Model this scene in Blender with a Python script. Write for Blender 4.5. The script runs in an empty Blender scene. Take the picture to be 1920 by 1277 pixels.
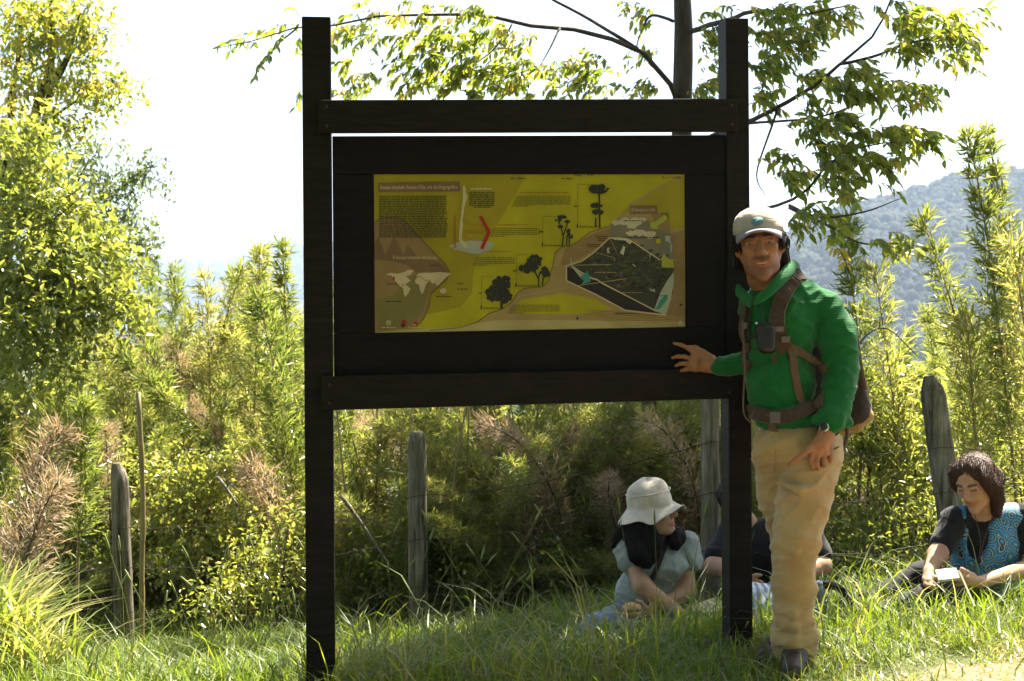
import bpy, bmesh, math, random
import numpy as np
from mathutils import Vector, Matrix, noise
from mathutils.bvhtree import BVHTree

RN = random.Random(11)
NR = np.random.default_rng(11)
SC = bpy.context.scene
COL = SC.collection
rad = math.radians

# ------------------------------------------------------------------ camera
CZ = 1.5
F = 2637.0                       # focal length in photo pixels (photo is 1920 wide)
ROLL = rad(0.4)
CAM_R = Vector((math.cos(ROLL), 0, -math.sin(ROLL)))
CAM_U = Vector((math.sin(ROLL), 0, math.cos(ROLL)))
CAM_F = Vector((0, 1, 0))
CAM_O = Vector((0, 0, CZ))
cd = bpy.data.cameras.new('camera')
cam = bpy.data.objects.new('camera', cd)
COL.objects.link(cam)
cam.matrix_world = Matrix(((CAM_R.x, CAM_U.x, 0, 0), (CAM_R.y, CAM_U.y, -1, 0), (CAM_R.z, CAM_U.z, 0, CZ), (0, 0, 0, 1)))
cd.sensor_width = 36.0
cd.lens = F / 1920 * 36
cd.clip_start = 0.1
cd.clip_end = 12000
cd.dof.use_dof = True
cd.dof.focus_distance = 5.05
cd.dof.aperture_fstop = 7.1
SC.camera = cam

# ------------------------------------------------------------------ sky and sun
SUN_EL, SUN_AZ = rad(58), rad(38)          # azimuth measured from the view direction towards the right
w = bpy.data.worlds.new('World')
SC.world = w
w.use_nodes = True
nt = w.node_tree
bg = nt.nodes['Background']
st = nt.nodes.new('ShaderNodeTexSky')
st.sky_type = 'NISHITA'
st.sun_disc = False
st.sun_elevation = SUN_EL
st.sun_rotation = SUN_AZ
st.air_density = 1.0
st.dust_density = 2.5
st.ozone_density = 1.0
nt.links.new(st.outputs[0], bg.inputs[0])
bg.inputs[1].default_value = 0.05
SUN_DIR = Vector((math.sin(SUN_AZ) * math.cos(SUN_EL), math.cos(SUN_AZ) * math.cos(SUN_EL), math.sin(SUN_EL)))
sl = bpy.data.lights.new('sun', 'SUN')
sl.energy = 5.0
sl.angle = rad(0.53)
sl.color = (1.0, 0.91, 0.76)
so = bpy.data.objects.new('sun', sl)
COL.objects.link(so)
so.rotation_euler = SUN_DIR.to_track_quat('Z', 'Y').to_euler()
so.location = (20, 30, 40)
SC.view_settings.view_transform = 'Standard'
SC.view_settings.look = 'None'
SC.view_settings.gamma = 1.0
SC.view_settings.exposure = 2.7
SC.view_settings.use_curve_mapping = False
SC.render.engine = 'CYCLES'
SC.cycles.max_bounces = 9
SC.cycles.diffuse_bounces = 6
SC.cycles.glossy_bounces = 2
SC.cycles.transmission_bounces = 6
SC.cycles.transparent_max_bounces = 4
SC.cycles.volume_bounces = 0
SC.cycles.use_denoising = True
SC.cycles.sample_clamp_indirect = 6.0


def P(px, py, D):
    """point seen at photo pixel (px, py) at depth D metres"""
    return CAM_O + D * (CAM_F + CAM_R * ((px - 960) / F) + CAM_U * ((638.5 - py) / F))


def PIX(p):
    d = p - CAM_O
    D = d.y
    return 960 + F * d.dot(CAM_R) / D, 638.5 - F * d.dot(CAM_U) / D

# ------------------------------------------------------------------ object helpers


def tag(o, label=None, cat=None, group=None, kind=None):
    if label: o['label'] = label
    if cat: o['category'] = cat
    if group: o['group'] = group
    if kind: o['kind'] = kind
    return o


def link(o, parent=None):
    COL.objects.link(o)
    if parent is not None:
        o.parent = parent
        o.matrix_parent_inverse = Matrix.Translation(parent.location).inverted() if parent.rotation_euler[:] == (0, 0, 0) else parent.matrix_basis.inverted()
    return o


def empty(name, loc, label, cat, group=None):
    o = bpy.data.objects.new(name, None)
    o.empty_display_size = 0.1
    o.location = loc
    COL.objects.link(o)
    return tag(o, label, cat, group)


def npmesh(name, V, Fs, mats, smooth=False, fattr=None, midx=None):
    """mesh from a vertex array and a list of (M,k) face arrays"""
    V = np.asarray(V, dtype=np.float32).reshape(-1, 3)
    if isinstance(Fs, np.ndarray):
        Fs = [Fs]
    me = bpy.data.meshes.new(name)
    me.vertices.add(len(V))
    me.vertices.foreach_set('co', V.ravel())
    loops = np.concatenate([f.ravel() for f in Fs]).astype(np.int32)
    tot = np.concatenate([np.full(len(f), f.shape[1], dtype=np.int32) for f in Fs])
    start = np.concatenate([[0], np.cumsum(tot)[:-1]]).astype(np.int32)
    me.loops.add(len(loops))
    me.loops.foreach_set('vertex_index', loops)
    me.polygons.add(len(tot))
    me.polygons.foreach_set('loop_start', start)
    me.polygons.foreach_set('loop_total', tot)
    if midx is not None:
        me.polygons.foreach_set('material_index', np.asarray(midx, dtype=np.int32))
    me.polygons.foreach_set('use_smooth', np.full(len(tot), bool(smooth)))
    me.update(calc_edges=True)
    if fattr is not None:
        a = me.attributes.new('lv', 'FLOAT', 'FACE')
        a.data.foreach_set('value', np.asarray(fattr, dtype=np.float32))
    for m in (mats if isinstance(mats, (list, tuple)) else [mats]):
        me.materials.append(m)
    return me


def pobj(name, me, parent=None):
    return link(bpy.data.objects.new(name, me), parent)


class MB:
    """collects simple shapes with a material index and links them as one mesh object"""
    def __init__(s):
        s.v, s.f, s.m = [], [], []

    def add(s, vs, fs, mi=0):
        b = len(s.v)
        s.v += [tuple(v) for v in vs]
        s.f += [tuple(b + i for i in f) for f in fs]
        s.m += [mi] * len(fs)

    def box(s, c, ax, half, mi=0, taper=1.0):
        """oriented box: centre, three axes, three half sizes"""
        vs = []
        for k in (-1, 1):
            t = taper if k > 0 else 1
            for i, j in ((-1, -1), (1, -1), (1, 1), (-1, 1)):
                vs.append(c + ax[0] * half[0] * i * t + ax[1] * half[1] * j * t + ax[2] * half[2] * k)
        s.add(vs, [(3, 2, 1, 0), (4, 5, 6, 7), (0, 1, 5, 4), (1, 2, 6, 5), (2, 3, 7, 6), (3, 0, 4, 7)], mi)

    def tube(s, pts, rs, n=8, mi=0, cap=True):
        pts = [Vector(p) for p in pts]
        if not isinstance(rs, (list, tuple)):
            rs = [rs] * len(pts)
        ref = None
        rings = []
        for i, p in enumerate(pts):
            t = (pts[min(i + 1, len(pts) - 1)] - pts[max(i - 1, 0)])
            t = t.normalized() if t.length > 1e-9 else Vector((0, 0, 1))
            if ref is None:
                ref = t.orthogonal().normalized()
            a = (ref - t * ref.dot(t))
            a = a.normalized() if a.length > 1e-6 else t.orthogonal().normalized()
            ref = a
            b = t.cross(a)
            rings.append([p + (a * math.cos(2 * math.pi * k / n) + b * math.sin(2 * math.pi * k / n)) * rs[i] for k in range(n)])
        vs = [q for r in rings for q in r]
        fs = []
        for i in range(len(rings) - 1):
            for k in range(n):
                fs.append((i * n + k, i * n + (k + 1) % n, (i + 1) * n + (k + 1) % n, (i + 1) * n + k))
        if cap:
            fs.append(tuple(range(n - 1, -1, -1)))
            fs.append(tuple((len(rings) - 1) * n + k for k in range(n)))
        s.add(vs, fs, mi)

    def build(s, name, mats, parent=None, smooth=True, bevel=0, mesh_only=False):
        me = bpy.data.meshes.new(name)
        me.from_pydata(s.v, [], s.f)
        me.polygons.foreach_set('material_index', s.m)
        me.polygons.foreach_set('use_smooth', [smooth] * len(s.f))
        for m in (mats if isinstance(mats, (list, tuple)) else [mats]):
            me.materials.append(m)
        me.update()
        if bevel:
            bm = bmesh.new()
            bm.from_mesh(me)
            bmesh.ops.bevel(bm, geom=list(bm.edges), offset=bevel, segments=2, affect='EDGES', profile=0.6)
            bm.to_mesh(me)
            bm.free()
        if mesh_only:
            return me
        return pobj(name, me, parent)


def spline(pts, n):
    """Catmull-Rom through points"""
    pts = [Vector(p) for p in pts]
    ext = [pts[0] * 2 - pts[1]] + pts + [pts[-1] * 2 - pts[-2]]
    out = []
    m = len(pts) - 1
    for i in range(n):
        u = i / (n - 1) * m
        k = min(int(u), m - 1)
        t = u - k
        a, b, c, d = ext[k:k + 4]
        out.append(0.5 * ((2 * b) + (c - a) * t + (2 * a - 5 * b + 4 * c - d) * t * t + (3 * b - a - 3 * c + d) * t ** 3))
    return out

# ------------------------------------------------------------------ materials


def newmat(name):
    m = bpy.data.materials.new(name)
    m.use_nodes = True
    return m, m.node_tree, m.node_tree.nodes['Principled BSDF']


def N(nt, kind, **kw):
    n = nt.nodes.new(kind)
    for k, v in kw.items():
        if k in n.inputs:
            n.inputs[k].default_value = v
        else:
            setattr(n, k, v)
    return n


def ramp(nt, stops):
    r = nt.nodes.new('ShaderNodeValToRGB')
    e = r.color_ramp.elements
    while len(e) < len(stops):
        e.new(0.5)
    for el, (p, c) in zip(e, stops):
        el.position = p
        el.color = (*c, 1)
    return r


def mat_noise(name, c1, c2, scale=8, rough=0.8, bump=0.2, detail=6, stretch=(1, 1, 1), bscale=None, spec=0.3, bdist=0.01, obj=True):
    m, nt, b = newmat(name)
    tc = N(nt, 'ShaderNodeTexCoord')
    mp = N(nt, 'ShaderNodeMapping')
    mp.inputs['Scale'].default_value = stretch
    nt.links.new(tc.outputs['Object'], mp.inputs['Vector'])
    n = N(nt, 'ShaderNodeTexNoise', Scale=scale, Detail=detail, Roughness=0.6)
    nt.links.new(mp.outputs[0], n.inputs['Vector'])
    r = ramp(nt, [(0.3, c1), (0.7, c2)])
    nt.links.new(n.outputs['Fac'], r.inputs[0])
    nt.links.new(r.outputs[0], b.inputs['Base Color'])
    b.inputs['Roughness'].default_value = rough
    b.inputs['Specular IOR Level'].default_value = spec
    if bump:
        n2 = N(nt, 'ShaderNodeTexNoise', Scale=bscale or scale * 3, Detail=4)
        nt.links.new(mp.outputs[0], n2.inputs['Vector'])
        bp = N(nt, 'ShaderNodeBump', Strength=bump, Distance=bdist)
        nt.links.new(n2.outputs['Fac'], bp.inputs['Height'])
        nt.links.new(bp.outputs[0], b.inputs['Normal'])
    return m


def mat_leaf(name, stops, tcol, tfac=0.5, rough=0.35, spec=0.5, tgain=1.0):
    """two-sided leaf: glossy diffuse face plus light passing through"""
    m, nt, b = newmat(name)
    at = N(nt, 'ShaderNodeAttribute', attribute_name='lv')
    oi = N(nt, 'ShaderNodeObjectInfo')
    ad = N(nt, 'ShaderNodeMath', operation='MULTIPLY_ADD')
    ad.inputs[1].default_value = 0.25
    nt.links.new(oi.outputs['Random'], ad.inputs[0])
    sb = N(nt, 'ShaderNodeMath', operation='SUBTRACT')
    sb.inputs[1].default_value = 0.125
    nt.links.new(at.outputs['Fac'], ad.inputs[2])
    nt.links.new(ad.outputs[0], sb.inputs[0])
    r = ramp(nt, stops)
    nt.links.new(sb.outputs[0], r.inputs[0])
    nt.links.new(r.outputs[0], b.inputs['Base Color'])
    b.inputs['Roughness'].default_value = rough
    b.inputs['Specular IOR Level'].default_value = spec
    tr = N(nt, 'ShaderNodeBsdfTranslucent')
    mx = N(nt, 'ShaderNodeMix', data_type='RGBA', blend_type='MULTIPLY')
    mx.inputs[0].default_value = 1.0
    nt.links.new(r.outputs[0], mx.inputs[6])
    mx.inputs[7].default_value = (*[c * tgain for c in tcol], 1)
    nt.links.new(mx.outputs[2], tr.inputs[0])
    ms = N(nt, 'ShaderNodeMixShader')
    ms.inputs[0].default_value = tfac
    nt.links.new(b.outputs[0], ms.inputs[1])
    nt.links.new(tr.outputs[0], ms.inputs[2])
    nt.links.new(ms.outputs[0], nt.nodes['Material Output'].inputs['Surface'])
    return m


def mat_plain(name, c, rough=0.6, spec=0.4, metal=0.0, coat=0.0):
    m, nt, b = newmat(name)
    b.inputs['Base Color'].default_value = (*c, 1)
    b.inputs['Roughness'].default_value = rough
    b.inputs['Specular IOR Level'].default_value = spec
    b.inputs['Metallic'].default_value = metal
    b.inputs['Coat Weight'].default_value = coat
    return m


M = {}
G1, G2, G3, DRY = (0.045, 0.085, 0.012), (0.10, 0.15, 0.02), (0.17, 0.20, 0.03), (0.32, 0.26, 0.12)
TC = (2.6, 2.5, 1.5)
M['leaf_bamboo'] = mat_leaf('bamboo_leaf', [(0.0, (0.06, 0.095, 0.018)), (0.45, (0.13, 0.165, 0.034)), (0.8, (0.21, 0.22, 0.055)), (1.0, (0.34, 0.29, 0.13))], (2.2, 2.05, 1.5), 0.5, 0.33)
M['leaf_dry'] = mat_leaf('dry_bamboo_leaf', [(0.0, (0.20, 0.15, 0.085)), (0.6, (0.36, 0.27, 0.17)), (1.0, (0.46, 0.37, 0.26))], (1.3, 1.2, 1.0), 0.4, 0.5)
M['leaf_tree'] = mat_leaf('tree_leaf', [(0.0, (0.05, 0.08, 0.016)), (0.5, (0.10, 0.135, 0.024)), (0.85, (0.16, 0.185, 0.035)), (1.0, (0.26, 0.21, 0.05))], (3.0, 2.75, 1.5), 0.52, 0.32)
M['leaf_bright'] = mat_leaf('bright_bush_leaf', [(0.0, (0.075, 0.11, 0.018)), (0.5, (0.145, 0.175, 0.032)), (0.9, (0.22, 0.23, 0.05)), (1.0, (0.34, 0.24, 0.08))], (2.5, 2.3, 1.7), 0.45, 0.30)
M['leaf_grey'] = mat_leaf('greyish_tree_leaf', [(0.0, (0.05, 0.075, 0.03)), (0.6, (0.10, 0.13, 0.045)), (1.0, (0.17, 0.17, 0.07))], (1.9, 1.9, 1.2), 0.4, 0.4)
M['grass'] = mat_leaf('grass_blade', [(0.0, (0.038, 0.070, 0.006)), (0.55, (0.080, 0.125, 0.010)), (0.9, (0.14, 0.17, 0.022)), (1.0, (0.21, 0.19, 0.085))], (2.3, 2.2, 0.9), 0.45, 0.5)
M['grass_long'] = mat_leaf('long_grass_blade', [(0.0, (0.07, 0.12, 0.016)), (0.5, (0.13, 0.18, 0.03)), (0.85, (0.22, 0.24, 0.06)), (1.0, (0.42, 0.36, 0.2))], (2.1, 1.9, 1.1), 0.45, 0.35)
M['culm'] = mat_noise('bamboo_culm', (0.16, 0.13, 0.05), (0.28, 0.22, 0.09), 6, 0.55, 0.1)
M['twig'] = mat_noise('twig_bark', (0.05, 0.04, 0.03), (0.11, 0.09, 0.065), 20, 0.85, 0.3)
M['bark'] = mat_noise('tree_bark', (0.03, 0.022, 0.016), (0.09, 0.07, 0.05), 9, 0.9, 0.7, stretch=(1, 1, 0.35), bdist=0.02)
M['sign_wood'] = mat_noise('dark_stained_wood', (0.006, 0.005, 0.004), (0.017, 0.013, 0.009), 5, 0.62, 0.35, stretch=(1, 1, 14), bscale=9, spec=0.14)
M['sign_wood_h'] = mat_noise('dark_stained_plank', (0.006, 0.005, 0.004), (0.017, 0.013, 0.009), 5, 0.62, 0.35, stretch=(1.2, 14, 14), bscale=9, spec=0.14)
M['sign_panel'] = mat_noise('dark_panel_board', (0.005, 0.004, 0.0035), (0.011, 0.009, 0.007), 5, 0.7, 0.25, stretch=(1.2, 12, 12), bscale=9, spec=0.12)


def mat_weathered(name):
    m, nt, b = newmat(name)
    tc = N(nt, 'ShaderNodeTexCoord')
    mp = N(nt, 'ShaderNodeMapping')
    mp.inputs['Scale'].default_value = (1, 1, 0.08)
    nt.links.new(tc.outputs['Object'], mp.inputs['Vector'])
    n = N(nt, 'ShaderNodeTexNoise', Scale=38, Detail=7, Roughness=0.65)
    nt.links.new(mp.outputs[0], n.inputs['Vector'])
    r = ramp(nt, [(0.36, (0.03, 0.024, 0.018)), (0.47, (0.15, 0.13, 0.095)), (0.68, (0.31, 0.28, 0.23))])
    nt.links.new(n.outputs['Fac'], r.inputs[0])
    n2 = N(nt, 'ShaderNodeTexNoise', Scale=7, Detail=5)
    nt.links.new(tc.outputs['Object'], n2.inputs['Vector'])
    r2 = ramp(nt, [(0.35, (0.55, 0.58, 0.42)), (0.65, (1, 1, 1))])
    nt.links.new(n2.outputs['Fac'], r2.inputs[0])
    mx = N(nt, 'ShaderNodeMix', data_type='RGBA', blend_type='MULTIPLY')
    mx.inputs[0].default_value = 0.9
    nt.links.new(r.outputs[0], mx.inputs[6])
    nt.links.new(r2.outputs[0], mx.inputs[7])
    nt.links.new(mx.outputs[2], b.inputs['Base Color'])
    b.inputs['Roughness'].default_value = 0.85
    b.inputs['Specular IOR Level'].default_value = 0.25
    bp = N(nt, 'ShaderNodeBump', Strength=1.0, Distance=0.014)
    nt.links.new(n.outputs['Fac'], bp.inputs['Height'])
    nt.links.new(bp.outputs[0], b.inputs['Normal'])
    return m


M['old_wood'] = mat_weathered('weathered_post_wood')
M['grass_stem'] = mat_noise('grass_stem', (0.11, 0.15, 0.03), (0.22, 0.24, 0.07), 9, 0.5, 0.0)
M['wire'] = mat_plain('rusty_wire', (0.06, 0.045, 0.035), 0.7, 0.3, 0.5)
M['forest'] = mat_noise('far_forest', (0.007, 0.014, 0.006), (0.020, 0.032, 0.012), 0.09, 0.9, 0.0, spec=0.1)

# ------------------------------------------------------------------ ground
GC = [(597, 1300, 5.2), (1376, 1188, 5.38), (1490, 1262, 4.93), (1440, 1238, 5.15), (1210, 1208, 6.5), (1830, 1116, 6.3),
      (1440, 1150, 6.9), (232, 1240, 7.9), (782, 1207, 7.8), (1330, 1172, 7.2), (1790, 1112, 7.1), (1900, 1285, 4.6),
      (60, 1320, 5.0), (900, 1300, 5.2), (1600, 1190, 5.6), (1700, 1130, 6.2), (1050, 1225, 6.0), (700, 1235, 6.4), (350, 1255, 6.6),
      (1700, 1300, 4.6), (100, 1250, 7.6)]
GPTS = [(P(*c).x, P(*c).y, P(*c).z - CZ) for c in GC]
GPTS += [(0, 0, -1.5), (-2, 1, -1.5), (2, 1, -1.5), (0, 3, -1.38), (3, 3.5, -1.2), (-3, 3, -1.5), (-5, 9, -2.1), (0, 10.5, -2.1), (4, 10, -1.5), (6, 8, -1.2),
         (-6, 12, -2.4), (0, 13, -2.5), (6, 13, -1.9), (-6, 5, -1.7), (6, 5, -1.0), (-10, 0, -1.6), (10, 0, -1.2), (0, -8, -1.5), (-8, -8, -1.5), (8, -8, -1.3), (-10, 18, -3.2), (0, 18, -3.4), (10, 18, -2.9)]
GA = np.array(GPTS)


def gz_np(x, y):
    x = np.asarray(x, float); y = np.asarray(y, float)
    d2 = (x[..., None] - GA[:, 0]) ** 2 + (y[..., None] - GA[:, 1]) ** 2
    wgt = 1 / (d2 + 0.12) ** 1.6
    z = (wgt * GA[:, 2]).sum(-1) / wgt.sum(-1)
    r = np.hypot(x, y)
    t = np.clip((r - 14) / 160, 0, 1)
    z = z - 70 * (t * t * (3 - 2 * t))
    return z + CZ


def gz(x, y):
    return float(gz_np(np.array([x]), np.array([y]))[0])


def onground(px, D, dz=0.0):
    x = (px - 960) / F * D
    return Vector((x, D, gz(x, D) + dz))


def mat_ground():
    m, nt, b = newmat('meadow_soil')
    tc = N(nt, 'ShaderNodeTexCoord')
    n = N(nt, 'ShaderNodeTexNoise', Scale=2.2, Detail=8)
    nt.links.new(tc.outputs['Object'], n.inputs['Vector'])
    r = ramp(nt, [(0.3, (0.035, 0.035, 0.012)), (0.55, (0.055, 0.065, 0.018)), (0.8, (0.12, 0.10, 0.05))])
    nt.links.new(n.outputs['Fac'], r.inputs[0])
    nt.links.new(r.outputs[0], b.inputs['Base Color'])
    b.inputs['Roughness'].default_value = 0.95
    n2 = N(nt, 'ShaderNodeTexNoise', Scale=40, Detail=5)
    nt.links.new(tc.outputs['Object'], n2.inputs['Vector'])
    bp = N(nt, 'ShaderNodeBump', Strength=0.6, Distance=0.02)
    nt.links.new(n2.outputs['Fac'], bp.inputs['Height'])
    nt.links.new(bp.outputs[0], b.inputs['Normal'])
    return m


M['ground'] = mat_ground()
# polar sheet round the camera, fine nearby and reaching the far hills
rr = np.concatenate([np.linspace(0.3, 16, 90), np.geomspace(16.6, 5200, 60)])
na = 180
aa = np.linspace(0, 2 * np.pi, na, endpoint=False)
RRr, AAa = np.meshgrid(rr, aa, indexing='ij')
GX, GY = RRr * np.sin(AAa), RRr * np.cos(AAa)
GZ = gz_np(GX, GY)
GZ += 0.012 * np.sin(GX * 9.1 + 1.3 * np.sin(GY * 5)) * np.cos(GY * 8.3) * (RRr < 16)
gv = np.stack([GX, GY, GZ], -1).reshape(-1, 3)
gi = np.arange(len(rr) * na).reshape(len(rr), na)
gq = np.stack([gi[:-1], gi[1:], np.roll(gi, -1, 1)[1:], np.roll(gi, -1, 1)[:-1]], -1).reshape(-1, 4)
gf = [gq[:, ::-1].copy(), gi[0][None, :].copy()]
ground = pobj('ground', npmesh('ground', gv, gf, M['ground'], smooth=True))
tag(ground, kind='structure')


def in_path(x, y):
    """the bare trail in front of the bank: lower right corner of the photo and towards the camera"""
    e = 4.42 + 0.07 * np.sin(x * 5.3) + 0.05 * np.sin(x * 13.1 + 1) + np.clip((x - 0.75), 0, 1.6) * 0.86 - np.clip(0.75 - x, 0, 3) * 0.5
    return y < e


M['dirt'] = mat_noise('dry_trail_dirt', (0.11, 0.075, 0.045), (0.21, 0.15, 0.095), 6, 0.95, 0.6, bscale=60, spec=0.2, bdist=0.015)
px_ = np.linspace(-6, 6, 90)
pv, pf = [], []
for i, x in enumerate(px_):
    ye = 4.42 + 0.07 * math.sin(x * 5.3) + 0.05 * math.sin(x * 13.1 + 1) + min(max(x - 0.75, 0), 1.6) * 0.86 - min(max(0.75 - x, 0), 3) * 0.5
    for j in range(24):
        y = 0.4 + (ye - 0.4) * j / 23
        z = gz(x, y) + (0.016 if j < 22 else 0.006 if j == 22 else -0.02) + 0.006 * noise.noise(Vector((x * 9, y * 9, 0)))
        pv.append((x, y, z))
for i in range(89):
    for j in range(23):
        a = i * 24 + j
        pf.append((a, a + 24, a + 25, a + 1))
pth = pobj('path', npmesh('path', pv, np.array(pf), M['dirt'], smooth=True))
tag(pth, kind='structure')

# ------------------------------------------------------------------ far hills with forest


def hill(name, ridge, D, depth, seed, label):
    """ridge: list of photo pixels along the skyline; the slope falls towards the valley"""
    rp = spline([P(x, y, D) for x, y in ridge], 120)
    V, Fq = [], []
    nj = 44
    for i, p in enumerate(rp):
        for j in range(nj):
            t = j / (nj - 1)
            if t < 0.8:
                s = t / 0.8
                y = p.y - depth * (1 - s)
                z = (CZ - 75) + (p.z - (CZ - 75)) * (s ** 0.85)
            else:
                s = (t - 0.8) / 0.2
                y = p.y + depth * 0.3 * s
                z = p.z - (p.z - CZ + 75) * 0.5 * s * s
            x = p.x * (y / p.y) if t < 0.8 else p.x
            fade = math.sin(math.pi * min(t / 0.8, 1.0)) if t < .8 else 0
            h = noise.fractal(Vector((x / 120 + seed, y / 150, 0)), 1.0, 2.0, 4) * D * 0.026 * fade
            V.append((x, y, z + h))
    for i in range(len(rp) - 1):
        for j in range(nj - 1):
            a = i * nj + j
            Fq.append((a, a + nj, a + nj + 1, a + 1))
    me = npmesh(name, V, np.array(Fq), M['forest'], smooth=True)
    o = pobj(name, me)
    tag(o, label, kind='structure')
    return np.array(V).reshape(len(rp), nj, 3)


def gn_scatter(name, pts, rots, scls, vis, sources):
    """instances the source meshes on points, as one object"""
    me = bpy.data.meshes.new(name)
    me.vertices.add(len(pts))
    me.vertices.foreach_set('co', np.asarray(pts, np.float32).ravel())
    a = me.attributes.new('rot', 'FLOAT_VECTOR', 'POINT'); a.data.foreach_set('vector', np.asarray(rots, np.float32).ravel())
    a = me.attributes.new('scl', 'FLOAT_VECTOR', 'POINT'); a.data.foreach_set('vector', np.asarray(scls, np.float32).ravel())
    a = me.attributes.new('vi', 'INT', 'POINT'); a.data.foreach_set('value', np.asarray(vis, np.int32))
    c = bpy.data.collections.new(name + '_sources')
    for k, sm in enumerate(sources):
        c.objects.link(bpy.data.objects.new('%s_source_%02d' % (name, k), sm))
    o = pobj(name, me)
    ng = bpy.data.node_groups.new(name, 'GeometryNodeTree')
    ng.interface.new_socket('Geometry', in_out='INPUT', socket_type='NodeSocketGeometry')
    ng.interface.new_socket('Geometry', in_out='OUTPUT', socket_type='NodeSocketGeometry')
    gi_, go = ng.nodes.new('NodeGroupInput'), ng.nodes.new('NodeGroupOutput')
    ip = ng.nodes.new('GeometryNodeInstanceOnPoints')
    ci = ng.nodes.new('GeometryNodeCollectionInfo')
    ci.inputs['Collection'].default_value = c
    ci.inputs['Separate Children'].default_value = True
    ci.inputs['Reset Children'].default_value = True

    def attr(n, t):
        q = ng.nodes.new('GeometryNodeInputNamedAttribute')
        q.data_type = t
        q.inputs[0].default_value = n
        return q.outputs[0]
    e2r = ng.nodes.new('FunctionNodeEulerToRotation')
    L = ng.links.new
    L(gi_.outputs[0], ip.inputs['Points'])
    L(ci.outputs[0], ip.inputs['Instance'])
    ip.inputs['Pick Instance'].default_value = True
    L(attr('vi', 'INT'), ip.inputs['Instance Index'])
    L(attr('rot', 'FLOAT_VECTOR'), e2r.inputs[0])
    L(e2r.outputs[0], ip.inputs['Rotation'])
    L(attr('scl', 'FLOAT_VECTOR'), ip.inputs['Scale'])
    L(ip.outputs[0], go.inputs[0])
    md = o.modifiers.new('scatter', 'NODES')
    md.node_group = ng
    return o


def crown_mesh(seed, name):
    bm = bmesh.new()
    bmesh.ops.create_icosphere(bm, subdivisions=2, radius=1)
    for v in bm.verts:
        n = noise.noise(v.co * 1.7 + Vector((seed * 7, 0, 0))) * 0.35 + noise.noise(v.co * 5 + Vector((0, seed * 3, 0))) * 0.25
        v.co *= 1 + n
        v.co.z = v.co.z * 1.05 + 0.6
    me = bpy.data.meshes.new(name)
    bm.to_mesh(me)
    bm.free()
    me.materials.append(M['forest'])
    me.polygons.foreach_set('use_smooth', [True] * len(me.polygons))
    return me


CROWNS = [crown_mesh(k, 'far_crown') for k in range(5)]


def forest(name, grid, n, size, label, jmin=6, jmax=37, seed=1):
    rg = np.random.default_rng(seed)
    ni, nj = grid.shape[:2]
    ii = rg.uniform(0, ni - 1.01, n)
    jj = np.where(rg.random(n) < 0.1, rg.uniform(33.5, 35.5, n), rg.uniform(jmin, jmax, n))
    i0, j0 = ii.astype(int), jj.astype(int)
    fi, fj = (ii - i0)[:, None], (jj - j0)[:, None]
    p = (grid[i0, j0] * (1 - fi) * (1 - fj) + grid[i0 + 1, j0] * fi * (1 - fj) + grid[i0, j0 + 1] * (1 - fi) * fj + grid[i0 + 1, j0 + 1] * fi * fj)
    s = size * rg.uniform(0.55, 1.35, n) * np.where(rg.random(n) < 0.12, 1.4, 1)
    scl = np.stack([s, s, s * rg.uniform(0.9, 1.7, n)], -1)
    p[:, 2] -= 0.3 * s
    rot = np.stack([np.zeros(n), np.zeros(n), rg.uniform(0, 6.28, n)], -1)
    o = gn_scatter(name, p, rot, scl, rg.integers(0, 5, n), CROWNS)
    tag(o, label, 'forest', kind='stuff')


h1 = hill('hill', [(1130, 640), (1250, 565), (1370, 500), (1486, 447), (1570, 408), (1645, 386), (1746, 362), (1810, 340), (1920, 331), (2050, 322), (2250, 318)], 900, 560, 3, 'forested hillside across the valley on the right')
forest('far_forest', h1, 42000, 2.1, 'hazy forest canopy covering the hillside on the right', seed=4)
h2 = hill('distant_ridge', [(-150, 470), (100, 490), (330, 508), (413, 505), (489, 482), (565, 475), (700, 470), (900, 500), (1150, 480), (1400, 520)], 2400, 1200, 8, 'pale distant ridge low on the left')
forest('distant_forest', h2, 12000, 6, 'very pale far forest on the low ridge at left', jmin=18, seed=5)

# air between the camera and the hills
hz = MB()
hz.box(Vector((0, 1300, 95)), (Vector((1, 0, 0)), Vector((0, 1, 0)), Vector((0, 0, 1))), (6500, 6500, 185))
hm = bpy.data.materials.new('haze_air')
hm.use_nodes = True
for n_ in list(hm.node_tree.nodes):
    if n_.type == 'BSDF_PRINCIPLED':
        hm.node_tree.nodes.remove(n_)
pvn = hm.node_tree.nodes.new('ShaderNodeVolumePrincipled')
pvn.inputs['Color'].default_value = (0.58, 0.74, 1.0, 1)
pvn.inputs['Density'].default_value = 0.0003
pvn.inputs['Anisotropy'].default_value = 0.0
hm.node_tree.links.new(pvn.outputs[0], hm.node_tree.nodes['Material Output'].inputs['Volume'])
haze = hz.build('haze', hm, smooth=False)
tag(haze, kind='stuff')

# ------------------------------------------------------------------ information sign
SL, SR = P(592, 638, 5.2), P(1376, 638, 5.38)
SX = (SR - SL); SX.z = 0; SX.normalize()
SY = Vector((-SX.y, SX.x, 0))            # points away from the camera
SZ = Vector((0, 0, 1))
SAX = (SX, SY, SZ)
sign = empty('information_sign', Vector((SL.x, SL.y, gz(SL.x, SL.y))) + SX * 0.79, 'tall dark wooden information board with yellow printed panel between two posts', 'sign')


def on_sign(px, py, off=0.0):
    """where the line of sight through a photo pixel meets the sign plane moved off metres towards the viewer"""
    d = P(px, py, 1) - CAM_O
    o = SL - SY * off
    t = (o - CAM_O).dot(SY) / d.dot(SY)
    return CAM_O + d * t


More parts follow.
